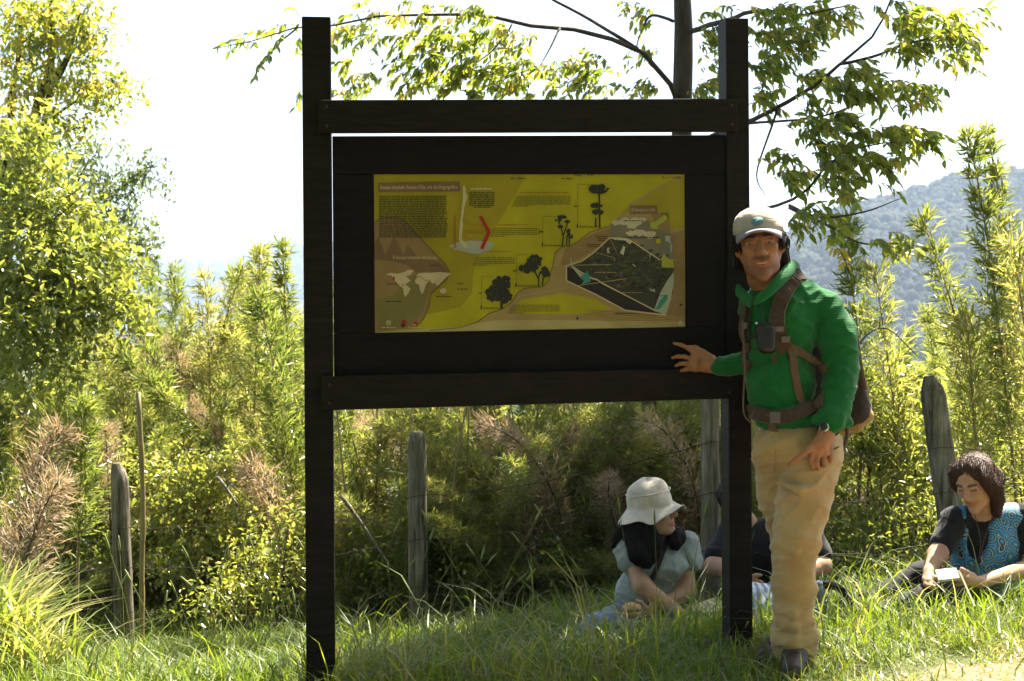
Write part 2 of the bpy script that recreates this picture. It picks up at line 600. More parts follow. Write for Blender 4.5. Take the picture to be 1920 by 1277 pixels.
def plank(name, x0, x1, ztop, zbot, thick, off, mat, wide=None, bevel=0.006, ztop2=None, zbot2=None):
    """board given by its world extent along the sign; off = distance of its front face towards the viewer"""
    c = SL + SX * ((x0 + x1) / 2) - SY * (off - thick / 2)
    c.z = (ztop + zbot) / 2
    mb = MB()
    hx, hy, hz_ = (x1 - x0) / 2, thick / 2, (ztop - zbot) / 2
    mb.box(c, SAX, (hx, hy, hz_))
    if ztop2 is not None:
        for k, v in enumerate(mb.v):
            v = Vector(v)
            s = ((v - c).dot(SX) / hx + 1) / 2
            top = v.z > c.z
            v.z = (ztop * (1 - s) + ztop2 * s) if top else (zbot * (1 - s) + zbot2 * s)
            mb.v[k] = tuple(v)
    return mb.build(name, mat, sign, smooth=False, bevel=bevel)


def sxz(px, py, off):
    p = on_sign(px, py, off)
    return (p - SL).dot(SX), p.z


FR = 0.06                                  # posts' front face
l0, zt = sxz(565.5, 30, FR); l1, _ = sxz(620, 30, FR)
post_l = plank('post', l0, l1, zt, gz(SL.x, SL.y) - 0.35, 0.115, FR, M['sign_wood'])
r0, zt2 = sxz(1361, 33, FR); r1, _ = sxz(1404, 33, FR)
post_r = plank('post', r0 , r1, zt2, gz(SR.x, SR.y) - 0.35, 0.12, FR, M['sign_wood'])
# beams lapped onto the posts' front faces
BF = 0.092
b0, bt = sxz(597, 187, BF); _, bb = sxz(597, 249, BF)
b1, bt2 = sxz(1384, 184.5, BF); _, bb2 = sxz(1384, 246, BF)
plank('beam', b0, b1, bt, bb, 0.03, BF, M['sign_wood_h'], ztop2=bt2, zbot2=bb2)
c0, ct = sxz(602, 706, BF); _, cb_ = sxz(602, 770, BF)
c1, ct2 = sxz(1394, 690, BF); _, cb2 = sxz(1394, 747, BF)
plank('beam', c0, c1, ct, cb_, 0.03, BF, M['sign_wood_h'], ztop2=ct2, zbot2=cb2)
# panel between the posts: four boards round the print and a back board
PF = 0.045
x0, ptop = sxz(622.9, 255, PF); x1, ptop2 = sxz(1360, 253, PF)
_, pbot = sxz(632, 712, PF); _, pbot2 = sxz(1360, 697, PF)
ix0, it = sxz(701, 327, PF); ix1, it2 = sxz(1284, 326, PF)
_, ib = sxz(703, 625, PF); _, ib2 = sxz(1283, 612.5, PF)
def lerp_h(x, a, b): return a + (b - a) * (x - x0) / (x1 - x0)
plank('frame_board', x0, x1, ptop, it, 0.03, PF, M['sign_panel'], ztop2=ptop2, zbot2=it2, bevel=0.003)
plank('frame_board', x0, x1, ib, pbot, 0.03, PF, M['sign_panel'], ztop2=ib2, zbot2=pbot2, bevel=0.003)
plank('frame_board', x0, ix0, it - 0.001, ib + 0.001, 0.029, PF - 0.0005, M['sign_panel'], bevel=0.003)
plank('frame_board', ix1, x1, it2 - 0.001, ib2 + 0.001, 0.029, PF - 0.0005, M['sign_panel'], bevel=0.003)
plank('back_board', x0 + 0.01, x1 - 0.002, ptop - 0.008, pbot + 0.01, 0.018, PF - 0.031, M['sign_panel'], ztop2=ptop2 - 0.008, zbot2=pbot2 + 0.01, bevel=0.002)
# bolts
for (bx, by) in ((612, 200), (612, 236), (1372, 198), (1372, 233), (618, 722), (618, 756), (1368, 704), (1368, 735)):
    p = on_sign(bx, by, BF)
    mb = MB()
    mb.tube([p + SY * 0.004, p - SY * 0.003, p - SY * 0.0045], [0.006, 0.006, 0.004], 8)
    mb.build('bolt', M['wire'], sign)

# ---- the print: flat shapes, each layer a hair above the one below
PO = PF - 0.006


def uv(u, v, lay=0):
    return on_sign(680 + u * 630 / 1920, 300 + v * 350 / 1067, PO + lay * 0.0004)


PR = {}
def pmat(name, c, rough=0.55, coat=0.0):
    if name not in PR:
        m, nt, b = newmat('print_' + name)
        tc = N(nt, 'ShaderNodeTexCoord')
        n = N(nt, 'ShaderNodeTexNoise', Scale=6, Detail=6)
        nt.links.new(tc.outputs['Object'], n.inputs['Vector'])
        r = ramp(nt, [(0.3, [x * 0.62 for x in c]), (0.7, [min(x * 0.86, 1) for x in c])])
        nt.links.new(n.outputs['Fac'], r.inputs[0])
        nt.links.new(r.outputs[0], b.inputs['Base Color'])
        b.inputs['Roughness'].default_value = rough
        b.inputs['Specular IOR Level'].default_value = 0.22
        b.inputs['Coat Weight'].default_value = coat
        b.inputs['Coat Roughness'].default_value = 0.16
        PR[name] = m
    return PR[name]


CL = dict(yellow=(0.46, 0.43, 0.006), olive=(0.37, 0.31, 0.010), brown=(0.30, 0.20, 0.075), tan=(0.40, 0.29, 0.10), dkbrown=(0.21, 0.13, 0.06), khaki=(0.22, 0.19, 0.055),
          cream=(0.62, 0.53, 0.30), ink=(0.045, 0.045, 0.018), green=(0.42, 0.44, 0.05), dark=(0.034, 0.036, 0.024), soil=(0.03, 0.024, 0.024), skyc=(0.20, 0.19, 0.12), cloud=(0.55, 0.50, 0.34),
          red=(0.45, 0.02, 0.02), rust=(0.42, 0.13, 0.02), teal=(0.05, 0.30, 0.24), ice=(0.42, 0.45, 0.32), wood=(0.075, 0.088, 0.036), slate=(0.12, 0.12, 0.095), moss=(0.10, 0.09, 0.03), land=(0.055, 0.058, 0.036), inkl=(0.18, 0.15, 0.03), stripe=(0.28, 0.20, 0.06), sheen_and_lines=(0.50, 0.42, 0.17))


class Pr:
    """one printed part: polygons by colour"""
    def __init__(s):
        s.mb = MB(); s.cols = []
    def ci(s, c):
        if c not in s.cols: s.cols.append(c)
        return s.cols.index(c)
    def poly(s, c, pts, lay):
        vs = [uv(u, v, lay) for u, v in pts]
        a = sum(pts[i][0] * pts[(i + 1) % len(pts)][1] - pts[(i + 1) % len(pts)][0] * pts[i][1] for i in range(len(pts)))
        if a > 0: vs = vs[::-1]
        s.mb.add(vs, [tuple(range(len(vs)))], s.ci(c))
    def line(s, c, pts, wd, lay):
        for (a, b) in zip(pts[:-1], pts[1:]):
            d = Vector((b[0] - a[0], b[1] - a[1])); n = Vector((-d.y, d.x)).normalized() * wd / 2
            s.poly(c, [(a[0] + n.x, a[1] + n.y), (b[0] + n.x, b[1] + n.y), (b[0] - n.x, b[1] - n.y), (a[0] - n.x, a[1] - n.y)], lay)
    def disc(s, c, u, v, r, lay, n=9, jit=0.3, sy=1.0):
        s.poly(c, [(u + r * math.cos(k * 2 * math.pi / n) * RN.uniform(1 - jit, 1 + jit), v + sy * r * math.sin(k * 2 * math.pi / n) * RN.uniform(1 - jit, 1 + jit)) for k in range(n)], lay)
    def words(s, c, x0, x1, y, h, lay, slope=0.0):
        x = x0
        while x < x1 - 4:
            wl = RN.uniform(8, 30); e = min(x + wl, x1)
            s.poly(c, [(x, y + slope * x), (e, y + slope * e), (e, y + h + slope * e), (x, y + h + slope * x)], lay)
            x = e + RN.uniform(3, 6)
    def build(s, name, parent):
        return s.mb.build(name, [pmat(c, CL[c]) for c in s.cols], parent, smooth=False)


bgp = Pr()
bgp.poly('yellow', [(58, 82), (1844, 80), (1842, 955), (70, 994)], 0)
poster = bgp.build('printed_panel', sign)
pp = Pr()
pp.poly('olive', [(62, 84), (935, 86), (885, 175), (640, 585), (628, 680), (625, 760), (560, 840), (470, 860), (380, 880), (70, 985)], 1)
pp.poly('tan', [(560, 965), (660, 925), (720, 880), (800, 850), (850, 812), (890, 755), (930, 733), (1030, 725), (1062, 690), (1082, 620), (1100, 530), (1140, 495), (1190, 488), (1250, 450), (1300, 412), (1400, 378), (1450, 335), (1530, 245), (1760, 112), (1842, 90), (1842, 950), (560, 975)], 2)
pp.poly('brown', [(1130, 600), (1155, 510), (1250, 460), (1320, 420), (1410, 390), (1420, 440), (1280, 540), (1160, 600)], 3)
pp.poly('brown', [(1640, 300), (1755, 300), (1760, 420), (1838, 400), (1838, 900), (1740, 880), (1778, 700), (1776, 540), (1700, 400)], 3)
pp.poly('olive', [(1480, 300), (1750, 130), (1838, 110), (1838, 385), (1760, 390), (1700, 300)], 3)
pp.poly('yellow', [(900, 800), (1150, 760), (1330, 800), (1420, 850), (1250, 880), (860, 880)], 3)
for k in range(17):
    v = 560 + k * 20
    pp.line('stripe', [(1788, v), (1836, v - 14)], 7, 4)
for k in range(7):
    v = 858 + k * 14
    pp.line('stripe', [(1290 + k * 22, v), (1560, v + 20), (1830, v + 8)], 4, 4)
pp.poly('sheen_and_lines', [(72, 984), (560, 952), (760, 915), (1100, 915), (1842, 925), (1842, 952), (72, 990)], 4)  # pale reflection of the bright ground, painted along the lower edge
pp.line('ink', [(380, 975), (560, 958), (660, 922), (720, 878), (800, 850), (850, 815), (890, 755), (930, 732), (1030, 725), (1062, 690), (1082, 620), (1100, 530), (1140, 497), (1190, 490)], 3, 5)
pp.line('ink', [(1190, 490), (1250, 452), (1300, 412), (1400, 380)], 2.5, 5)
# corner of brown mountains with the world map
pp.poly('brown', [(64, 360), (110, 333), (180, 325), (235, 345), (310, 425), (400, 520), (470, 595), (495, 640), (485, 675), (385, 765), (380, 830), (350, 900), (300, 962), (68, 985)], 5)
pp.poly('khaki', [(225, 710), (290, 660), (400, 640), (370, 760), (345, 860), (270, 945), (90, 975), (75, 800), (180, 770)], 6)
pp.poly('dkbrown', [(66, 470), (90, 440), (130, 545), (180, 430), (235, 550), (255, 485), (320, 560), (440, 580), (485, 640), (310, 640), (250, 600), (150, 575), (66, 570)], 6)
pp.line('ink', [(64, 360), (110, 331), (180, 324), (235, 344), (400, 520), (472, 595), (497, 640)], 3, 7)
pp.line('ink', [(497, 640), (485, 678), (388, 768), (382, 832), (350, 905), (300, 962)], 3, 7)
pp.build('printed_background', poster)

mp_ = Pr()
NA_ = [(130, 655), (160, 645), (200, 650), (240, 640), (262, 650), (250, 668), (275, 690), (235, 715), (222, 705), (235, 735), (215, 722), (185, 690), (165, 662)]
mp_.poly('cream', NA_, 8)
mp_.poly('cream', [(240, 640), (262, 628), (292, 630), (280, 650), (262, 662)], 8)
mp_.poly('cream', [(228, 720), (245, 712), (274, 735), (262, 760), (245, 782), (236, 770), (232, 745)], 8)
mp_.poly('cream', [(298, 690), (310, 672), (330, 668), (355, 690), (378, 690), (360, 715), (350, 750), (338, 768), (328, 745), (322, 712), (302, 705)], 8)
mp_.poly('cream', [(305, 668), (318, 650), (345, 645), (400, 645), (440, 640), (508, 648), (480, 668), (465, 682), (445, 705), (425, 720), (415, 700), (398, 708), (385, 690), (352, 684), (330, 664)], 9)
mp_.poly('cream', [(440, 745), (455, 732), (475, 735), (480, 755), (462, 765), (442, 757)], 8)
mp_.poly('red', [(176, 665), (186, 672), (180, 690), (172, 680)], 9)
# long strip-shaped country
ch = [(572, 150), (582, 146), (588, 165), (590, 190), (600, 205), (592, 235), (580, 270), (578, 300), (570, 340), (572, 380), (566, 420), (566, 450), (580, 470), (600, 490), (598, 508), (580, 500), (560, 480), (550, 455), (552, 410), (555, 370), (562, 320), (566, 270), (572, 220)]
mp_.poly('cream', ch, 8)
mp_.poly('ice', [(490, 490), (545, 470), (650, 455), (750, 470), (745, 500), (710, 530), (640, 540), (520, 510)], 6)
mp_.poly('red', [(664, 322), (682, 320), (733, 412), (690, 512), (670, 506), (711, 412)], 8)
for v in range(318, 500, 9):
    mp_.poly('rust', [(521, v), (534, v), (534, v + 6), (521, v + 6)], 8)
mp_.line('rust', [(575, 340), (620, 370), (690, 375)], 3, 8)
for v in (402, 414):
    mp_.words('rust', 580, 692, v, 4, 8)
mp_.line('rust', [(575, 430), (630, 460), (690, 462)], 3, 8)
mp_.build('printed_map', poster)

tr = Pr()
def ptree(trunk, blobs, wd):
    for t_ in trunk: tr.line('dark', t_, wd, 9)
    for (u, v, ru, rv, n) in blobs:
        for k in range(n):
            a, q = RN.uniform(0, 6.28), math.sqrt(RN.random())
            tr.disc('dark', u + ru * q * math.cos(a), v + rv * q * math.sin(a), RN.uniform(6, 13) * (0.55 if ru < 22 else 1), 9 + 0.12 * RN.random(), 7, 0.4)
ptree([[(795, 850), (793, 800), (790, 740)]], [(795, 700, 55, 34, 60), (760, 765, 58, 40, 60), (815, 780, 38, 36, 45), (790, 740, 50, 50, 50)], 13)
ptree([[(1007, 725), (1005, 680), (985, 640), (965, 610)], [(1027, 722), (1030, 690), (1036, 655)], [(1005, 680), (1015, 640)]], [(980, 580, 42, 40, 60), (930, 620, 28, 20, 26), (965, 610, 35, 22, 24), (1042, 640, 26, 26, 30)], 8)
ptree([[(1140, 492), (1147, 440), (1135, 390), (1120, 350)], [(1147, 430), (1165, 380), (1172, 355)], [(1165, 490), (1168, 440), (1178, 400)], [(1182, 490), (1180, 445)]], [(1118, 345, 20, 7, 16), (1140, 328, 22, 5, 14), (1170, 350, 16, 6, 12), (1130, 380, 16, 7, 12), (1178, 405, 12, 10, 12), (1185, 435, 16, 14, 18)], 7)
ptree([[(1355, 388), (1354, 300), (1352, 190)], [(1332, 385), (1332, 330)]], [(1350, 165, 56, 22, 66), (1338, 262, 32, 8, 22), (1340, 298, 26, 9, 20)], 9)
for (a, b, c_, d) in ((680, 665, 745, 850), (880, 540, 950, 722), (1030, 322, 1105, 492), (1230, 140, 1300, 385)):
    tr.line('inkl', [(c_, b), (a, b), (a, d), (c_ + 40, d)], 2.5, 8)
    tr.line('ink', [(a - 4, d + 4), (a - 3, d - 18)], 6, 9)
    tr.words('ink', a - 22, a + 4, (b + d) / 2, 6, 9)
    tr.words('inkl', a + 8, c_ + 60, d - 6, 4, 9)
tr.build('printed_tree', poster)

ls = Pr()
ls.poly('skyc', [(1420, 365), (1500, 335), (1610, 330), (1700, 400), (1772, 430), (1776, 590), (1640, 532), (1560, 455), (1410, 445)], 5)
for (u, v, r) in ((1450, 360, 26), (1500, 350, 34), (1560, 350, 36), (1600, 340, 22), (1530, 420, 24), (1580, 415, 32), (1640, 425, 36), (1540, 375, 30)):
    ls.disc('cloud', u, v, r, 6 + 0.1 * RN.random(), 12, 0.25, 0.62)
ls.poly('land', [(1165, 610), (1240, 582), (1300, 545), (1410, 448), (1500, 448), (1545, 468), (1640, 532), (1778, 590), (1772, 700), (1740, 760), (1665, 862), (1340, 682), (1300, 672), (1180, 605)], 7)
for k in range(520):
    u, v = RN.uniform(1230, 1770), RN.uniform(470, 810)
    if v < 640 + (u - 1240) * 0.36 and v > 610 - (u - 1240) * .85 and v > 470 + (u - 1560) * .45:
        ls.disc(RN.choice(['wood', 'wood', 'dark', 'dark', 'soil', 'slate', 'moss', 'land']), u, v, RN.uniform(4, 17), 8 + RN.random() * 0.9, 7, 0.5, 0.6)
ls.poly('soil', [(1165, 612), (1190, 615), (1300, 680), (1345, 690), (1660, 862), (1728, 884), (1500, 858), (1165, 688)], 9)
for k in range(8):
    ls.line('dark', [(1190 + k * 34, 640 + k * 16), (1480 + k * 20, 815 + k * 5)], 5, 9.5)
ls.poly('ice', [(1776, 640), (1740, 690), (1700, 760), (1665, 858), (1730, 886), (1760, 800), (1778, 700)], 9)
ls.poly('teal', [(1700, 800), (1735, 770), (1745, 790), (1700, 850), (1672, 858)], 10)
ls.line('cream', [(1164, 600), (1164, 690), (1330, 768), (1500, 860), (1730, 886)], 8, 10)
ls.line('cream', [(1164, 604), (1250, 580), (1320, 530), (1410, 446), (1500, 447), (1545, 468), (1640, 532), (1700, 572)], 7, 10)
ls.line('cream', [(1200, 612), (1300, 672), (1340, 684), (1370, 706), (1500, 772), (1680, 864)], 7, 10)
ls.poly('cloud', [(1420, 446), (1500, 444), (1540, 470), (1525, 482), (1500, 460), (1440, 456)], 10.3)
ls.poly('cloud', [(1490, 490), (1500, 500), (1490, 545), (1470, 530), (1480, 512)], 10.3)
ls.poly('cloud', [(1396, 505), (1412, 500), (1405, 515), (1412, 535), (1398, 530)], 10.3)
ls.line('cream', [(1188, 560), (1200, 620)], 4, 10.5)
ls.poly('ice', [(1190, 605), (1215, 612), (1262, 665), (1250, 680)], 11)
ls.poly('teal', [(1262, 660), (1284, 632), (1305, 694), (1252, 712), (1264, 688), (1240, 668)], 11.5)
ls.poly('ice', [(1728, 434), (1762, 434), (1756, 452), (1770, 500), (1762, 540), (1752, 480), (1740, 462), (1730, 468)], 8)
ls.poly('teal', [(1745, 460), (1760, 480), (1768, 525), (1752, 480)], 8.5)
ls.poly('ice', [(1635, 520), (1646, 545), (1638, 580), (1640, 550)], 10.6)
ls.poly('ice', [(1632, 728), (1655, 742), (1668, 735), (1672, 755), (1650, 750)], 10.6)
ls.poly('ice', [(1540, 592), (1556, 600), (1562, 612), (1548, 606)], 10.6)
ls.poly('green', [(1640, 362), (1656, 350), (1662, 358), (1725, 312), (1742, 338), (1680, 380), (1684, 398), (1648, 392)], 9)
ls.poly('green', [(1700, 570), (1722, 535), (1748, 568), (1776, 566), (1778, 616), (1708, 614), (1708, 572)], 11)
ls.disc('yellow', 1690, 464, 15, 8, 12, 0.03)
ls.line('tan', [(1200, 490), (1440, 560), (1438, 580)], 3, 10.8)
ls.line('tan', [(1380, 380), (1450, 525)], 3, 10.8)
ls.line('sheen_and_lines', [(1080, 603), (1420, 598)], 3, 10.8)
ls.line('sheen_and_lines', [(890, 780), (1250, 715), (1510, 678)], 3, 10.8)
for (a, b, v) in ((1580, 650, 592), (1580, 650, 604), (1325, 1450, 640), (1480, 1600, 756)):
    ls.words('tan', a, b, v, 5, 10.9)
ls.build('printed_landscape', poster)

tx = Pr()
tx.poly('dkbrown', [(88, 130), (556, 124), (557, 179), (89, 184)], 8)
tx.poly('dkbrown', [(1527, 261), (1683, 259), (1684, 307), (1528, 309)], 8)
for k in range(25):
    v = 205 + k * 9.7
    tx.words('ink', 94, 480 + RN.uniform(-8, 8), v, 4.6, 8)
for k in range(9):
    tx.words('ink', 610 + (25 if k == 8 else 0), 755 - (30 if k == 8 else 0), 183 + k * 10.6, 4.8, 8)
tx.words('cream', 618, 738, 160, 9, 8)
for (v0, n, xa, xb) in ((206, 6, 880, 1190), (390, 5, 752, 1012), (556, 5, 650, 870), (828, 5, 850, 1130)):
    for k in range(n):
        tx.words('inkl', xa - k * 5, xb if k < n - 1 else xa + 70, v0 + k * 11, 4.2, 8)
for (v, xa, xb) in ((184, 900, 1180), (368, 775, 940), (521, 690, 850)):
    tx.words('rust', xa, xb, v, 4.5, 8)
for (v, xa, xb) in ((434, 1330, 1400), (446, 1340, 1400), (458, 1345, 1380), (482, 1280, 1395), (492, 1290, 1390)):
    tx.words('ink', xa, xb, v, 4.5, 8)
for (u, v, l) in ((540, 704, 45), (540, 736, 65), (420, 778, 90), (380, 600, 70), (140, 706, 60), (130, 806, 90), (1440, 876, 140), (1700, 774, 50), (1490, 345, 110), (1480, 440, 220)):
    tx.words('ink', u, u + l, v, 5, 11)
for (u, v, l) in ((850, 105, 85), (1140, 108, 70), (1710, 100, 110), (1210, 88, 100)):
    for k in range(16):
        tx.disc('ink', u + RN.random() * l, v + RN.uniform(-4, 4), RN.uniform(3, 7), 8, 6, 0.5, 0.4)
# emblems in the lower left corner
tx.disc('ice', 148, 930, 15, 9, 10, 0.1); tx.disc('green', 148, 933, 9, 9.5, 8, 0.2)
tx.disc('red', 235, 928, 15, 9, 10, 0.15); tx.disc('ink', 232, 945, 12, 9.5, 8, 0.2)
tx.disc('red', 300, 936, 13, 9, 8, 0.3); tx.disc('cream', 296, 942, 6, 9.5, 7, 0.2)
tx.words('cream', 110, 190, 955, 5, 9); tx.words('cream', 260, 330, 955, 4, 9)
tx.disc('dark', 1227, 905, 8, 9, 9, 0.2); tx.disc('dark', 1818, 828, 8, 9, 9, 0.2); tx.disc('cloud', 1815, 932, 14, 9, 9, 0.2)
tx.build('printed_text', poster)


def lettering(body, u, v, width, h, col, lay, slope=0.0):
    cu = bpy.data.curves.new('lettering', 'FONT')
    cu.body = body
    cu.resolution_u = 2
    tmp = bpy.data.objects.new('lettering', cu)
    COL.objects.link(tmp)
    bpy.context.view_layer.update()
    me = bpy.data.meshes.new_from_object(tmp.evaluated_get(bpy.context.evaluated_depsgraph_get()))
    bpy.data.objects.remove(tmp)
    xs = [q.co.x for q in me.vertices]
    k = width / (max(xs) - min(xs))
    x0_ = min(xs)
    for q in me.vertices:
        uu = u + (q.co.x - x0_) * k
        q.co = uv(uu, v - q.co.y * h + slope * (uu - u), lay)
    me.materials.clear()
    me.materials.append(pmat(col, CL[col]))
    return pobj('lettering', me, poster)


lettering('Bosque templado lluvioso Chile, una isla biogeográfica', 102, 166, 438, 30, 'cream', 9, -0.006)
lettering('El bosque templado del planeta', 174, 566, 250, 28, 'cream', 9)
lettering('El bosque es vida', 1537, 294, 134, 30, 'cream', 9)

# ------------------------------------------------------------------ wire fence along the slope
fence = empty('wire_fence', onground(1000, 7.8), 'old wire fence of weathered round posts at the edge of the thicket', 'fence')


def fence_post(top, base, r0_, r1_, label, point, lean=None):
    seg = 12
    pts = [base.lerp(top, k / seg) for k in range(seg + 1)]
    mb = MB()
    ax = (top - base).normalized()
    n = 14
    rings = []
    a = ax.orthogonal().normalized(); a = Vector((1, 0, 0)) - ax * ax.x; a.normalize(); b = ax.cross(a)
    for k, p in enumerate(pts):
        t = k / seg
        r = r0_ + (r1_ - r0_) * t
        rings.append([p + (a * math.cos(6.2832 * j / n) + b * math.sin(6.2832 * j / n)) * r * (1 + 0.09 * noise.noise(Vector((j * 1.7, t * 2.2, r0_ * 300))) + 0.05 * noise.noise(Vector((j * 5.1, t * 9, 3)))) for j in range(n)])
    # hewn point
    for (h, f, off) in point:
        rings.append([top + ax * h + a * off + (a * math.cos(6.2832 * j / n) + b * math.sin(6.2832 * j / n)) * r1_ * f for j in range(n)])
    vs = [q for r in rings for q in r]
    fs = [(i * n + j, i * n + (j + 1) % n, (i + 1) * n + (j + 1) % n, (i + 1) * n + j) for i in range(len(rings) - 1) for j in range(n)]
    fs.append(tuple((len(rings) - 1) * n + j for j in range(n)))
    mb.add(vs, fs)
    o = mb.build('post', M['old_wood'], fence, smooth=True)
    o['label'] = label
    return o


def fp(px, ptop, pxb, D):
    b_ = onground(pxb, D, -0.25)
    return P(px, ptop, D), b_


FPOSTS = []
for (px, ptop, pxb, D, wpx, lab, pt) in (
        (225, 905, 233, 7.9, 35, 'grey post with a slanting hewn top beside the thin cane', [(0.055, 0.86, -0.006), (0.105, 0.5, -0.018), (0.112, 0.46, -0.018)]),
        (782, 838, 781, 7.8, 36, 'grey post standing alone under the sign', [(0.045, 0.9, 0), (0.08, 0.72, 0), (0.086, 0.6, 0)]),
        (1331, 720, 1331, 7.2, 36, 'pale cracked post behind the right leg of the sign', [(0.05, 0.8, 0), (0.07, 0.6, 0)]),
        (1750, 745, 1812, 7.1, 50, 'split grey post leaning behind the woman in blue', [(0.05, 0.85, 0.0), (0.105, 0.42, -0.008), (0.11, 0.4, -0.008)])):
    t_, b_ = fp(px, ptop, pxb, D)
    r = wpx / F * D / 2
    fence_post(t_, b_, r * 1.08, r * 0.95, lab, pt)
    FPOSTS.append((t_, b_, r))
FPOSTS.insert(0, (P(-420, 900, 9.4), onground(-420, 9.4, -0.25), .06))
FPOSTS.append((P(2350, 720, 7.4), onground(2350, 7.4, -0.25), .06))
for h in (0.38, 0.6, 0.8):
    mb = MB()
    pts = []
    for (a, b) in zip(FPOSTS[:-1], FPOSTS[1:]):
        pa = a[1].lerp(a[0], h * 0.9 + 0.08) - Vector((0, a[2] * 1.04, 0)); pb = b[1].lerp(b[0], h * 0.9 + 0.08) - Vector((0, b[2] * 1.04, 0))
        for k in range(20):
            t = k / 20
            p = pa.lerp(pb, t); p.z -= 0.05 * 4 * t * (1 - t) - 0.004 * math.sin(t * 40)
            pts.append(p)
            if k % 2 == 0 and k > 0:
                for q in range(2):
                    d = Vector((RN.uniform(-.6, .6), RN.uniform(-1, 1), RN.uniform(-1, 1))).normalized() * 0.018
                    mb.tube([p - d, p + d], 0.0013, 3)
    mb.tube(pts, 0.0021, 5)
    mb.build('wire', M['wire'], fence)
# thin cane beside the left post
mb = MB()
cpts = spline([onground(262, 7.8, -0.1), P(266, 1080, 7.8), P(268, 930, 7.8), P(259, 735, 7.8)], 16)
mb.tube(cpts, [0.014 + (0.004 if i % 4 == 0 else 0) for i in range(16)], 8)
tag(mb.build('cane', M['culm']), 'thin upright dry cane with ringed joints beside the left fence post', 'cane')

# ------------------------------------------------------------------ leaves


def unit(a):
    return a / np.maximum(np.linalg.norm(a, axis=-1, keepdims=True), 1e-9)


def leaf_arrays(pos, d, up, L, W, fold=0.25, shape='diamond', droop=0.0):
    """N folded leaves -> vertices (N*k,3), faces"""
    n = len(pos)
    d = unit(d)
    s = unit(np.cross(d, up))
    u = np.cross(s, d)
    L = np.asarray(L)[:, None]; W = np.asarray(W)[:, None]
    if shape == 'diamond':
        V = np.stack([pos, pos + d * L * 0.42 + s * W * 0.5 + u * W * fold, pos + d * L - u * L * droop, pos + d * L * 0.42 - s * W * 0.5 + u * W * fold], 1)
        base = np.arange(n)[:, None] * 4
        Fq = np.concatenate([base + np.array([[0, 1, 2]]), base + np.array([[0, 2, 3]])], 1).reshape(-1, 3)
        k = 2
    else:
        m1 = pos + d * L * 0.3 - u * L * droop * 0.15
        m2 = pos + d * L * 0.66 - u * L * droop * 0.5
        V = np.stack([pos, m1 + s * W * 0.45 + u * W * fold, m2 + s * W * 0.36 + u * W * fold * 0.8, pos + d * L - u * L * droop,
                      m2 - s * W * 0.36 + u * W * fold * 0.8, m1 - s * W * 0.45 + u * W * fold, m1, m2], 1)
        base = np.arange(n)[:, None] * 8
        Fq = np.concatenate([base + np.array([q]) for q in ([0, 1, 6], [0, 6, 5], [6, 1, 2], [6, 2, 7], [5, 6, 7], [5, 7, 4], [7, 2, 3], [4, 7, 3])], 1).reshape(-1, 3)
        k = 8
    return V.reshape(-1, 3), Fq, k


def rdir(n, rg=NR):
    v = rg.normal(size=(n, 3))
    return unit(v)


def bamboo_mesh(seed, H, bend=0.1, droop=0.0, leafL=0.09, leafW=0.011, dens=13, width=0.13, start=0.2, r=0.011, mats=None, spread=0.9, lvm=0.5):
    """bottle-brush culm: returns (culm MB, leaf arrays, lv)"""
    rg = np.random.default_rng(seed)
    az = rg.uniform(0, 6.28)
    T = np.linspace(0, 1, 18)

    def sp(t):
        t = np.asarray(t, float)
        x = bend * H * t ** 2
        z = H * (t - droop * t ** 3.2)
        wob = 0.015 * H * np.sin(t * 7 + seed)
        return np.stack([x * np.cos(az) + wob * np.sin(az), x * np.sin(az) - wob * np.cos(az), z], -1)
    mb = MB()
    pts = [Vector(p) for p in sp(T)]
    mb.tube(pts, [r * (1 - 0.8 * t) + 0.001 for t in T], 5)
    tn = np.arange(start * H, H * 0.985, 0.075) / H
    tn = tn + rg.uniform(-0.01, 0.01, len(tn))
    nb = dens
    tt = np.repeat(tn, nb)
    p0 = sp(tt)
    tan = unit(sp(tt + 0.01) - sp(tt - 0.01))
    rad_ = rdir(len(tt), rg)
    rad_ = unit(rad_ - tan * (rad_ * tan).sum(-1, keepdims=True))
    bl = width * (1.12 - 0.75 * np.clip((tt - 0.45) / 0.55, 0, 1) ** 1.5) * rg.uniform(0.5, 1.25, len(tt))
    bd = unit(tan * rg.uniform(0.6, 1.4, (len(tt), 1)) + rad_ * spread)
    nl = 5
    f = np.tile(np.linspace(0.2, 1.0, nl), len(tt))
    R_ = lambda a: np.repeat(a, nl, 0)
    pos = R_(p0) + R_(bd) * (R_(bl) * f)[:, None]
    d = unit(R_(bd) + 0.75 * rdir(len(pos), rg) + np.array([0, 0, -0.12]))
    L = leafL * rg.uniform(0.55, 1.3, len(pos))
    Wd = leafW * rg.uniform(0.7, 1.3, len(pos))
    V, Fq, k = leaf_arrays(pos, d, rdir(len(pos), rg) + np.array([0, 0, 0.8]), L, Wd, 0.25)
    lv = np.repeat(np.clip(rg.normal(lvm, 0.2, len(pos)), 0, 1), k)
    # short visible branchlets
    for i in range(0, len(tt), 4):
        mb.tube([Vector(p0[i]), Vector(p0[i] + bd[i] * bl[i])], [0.0022, 0.001], 3, cap=False)
    return mb, V, Fq, lv


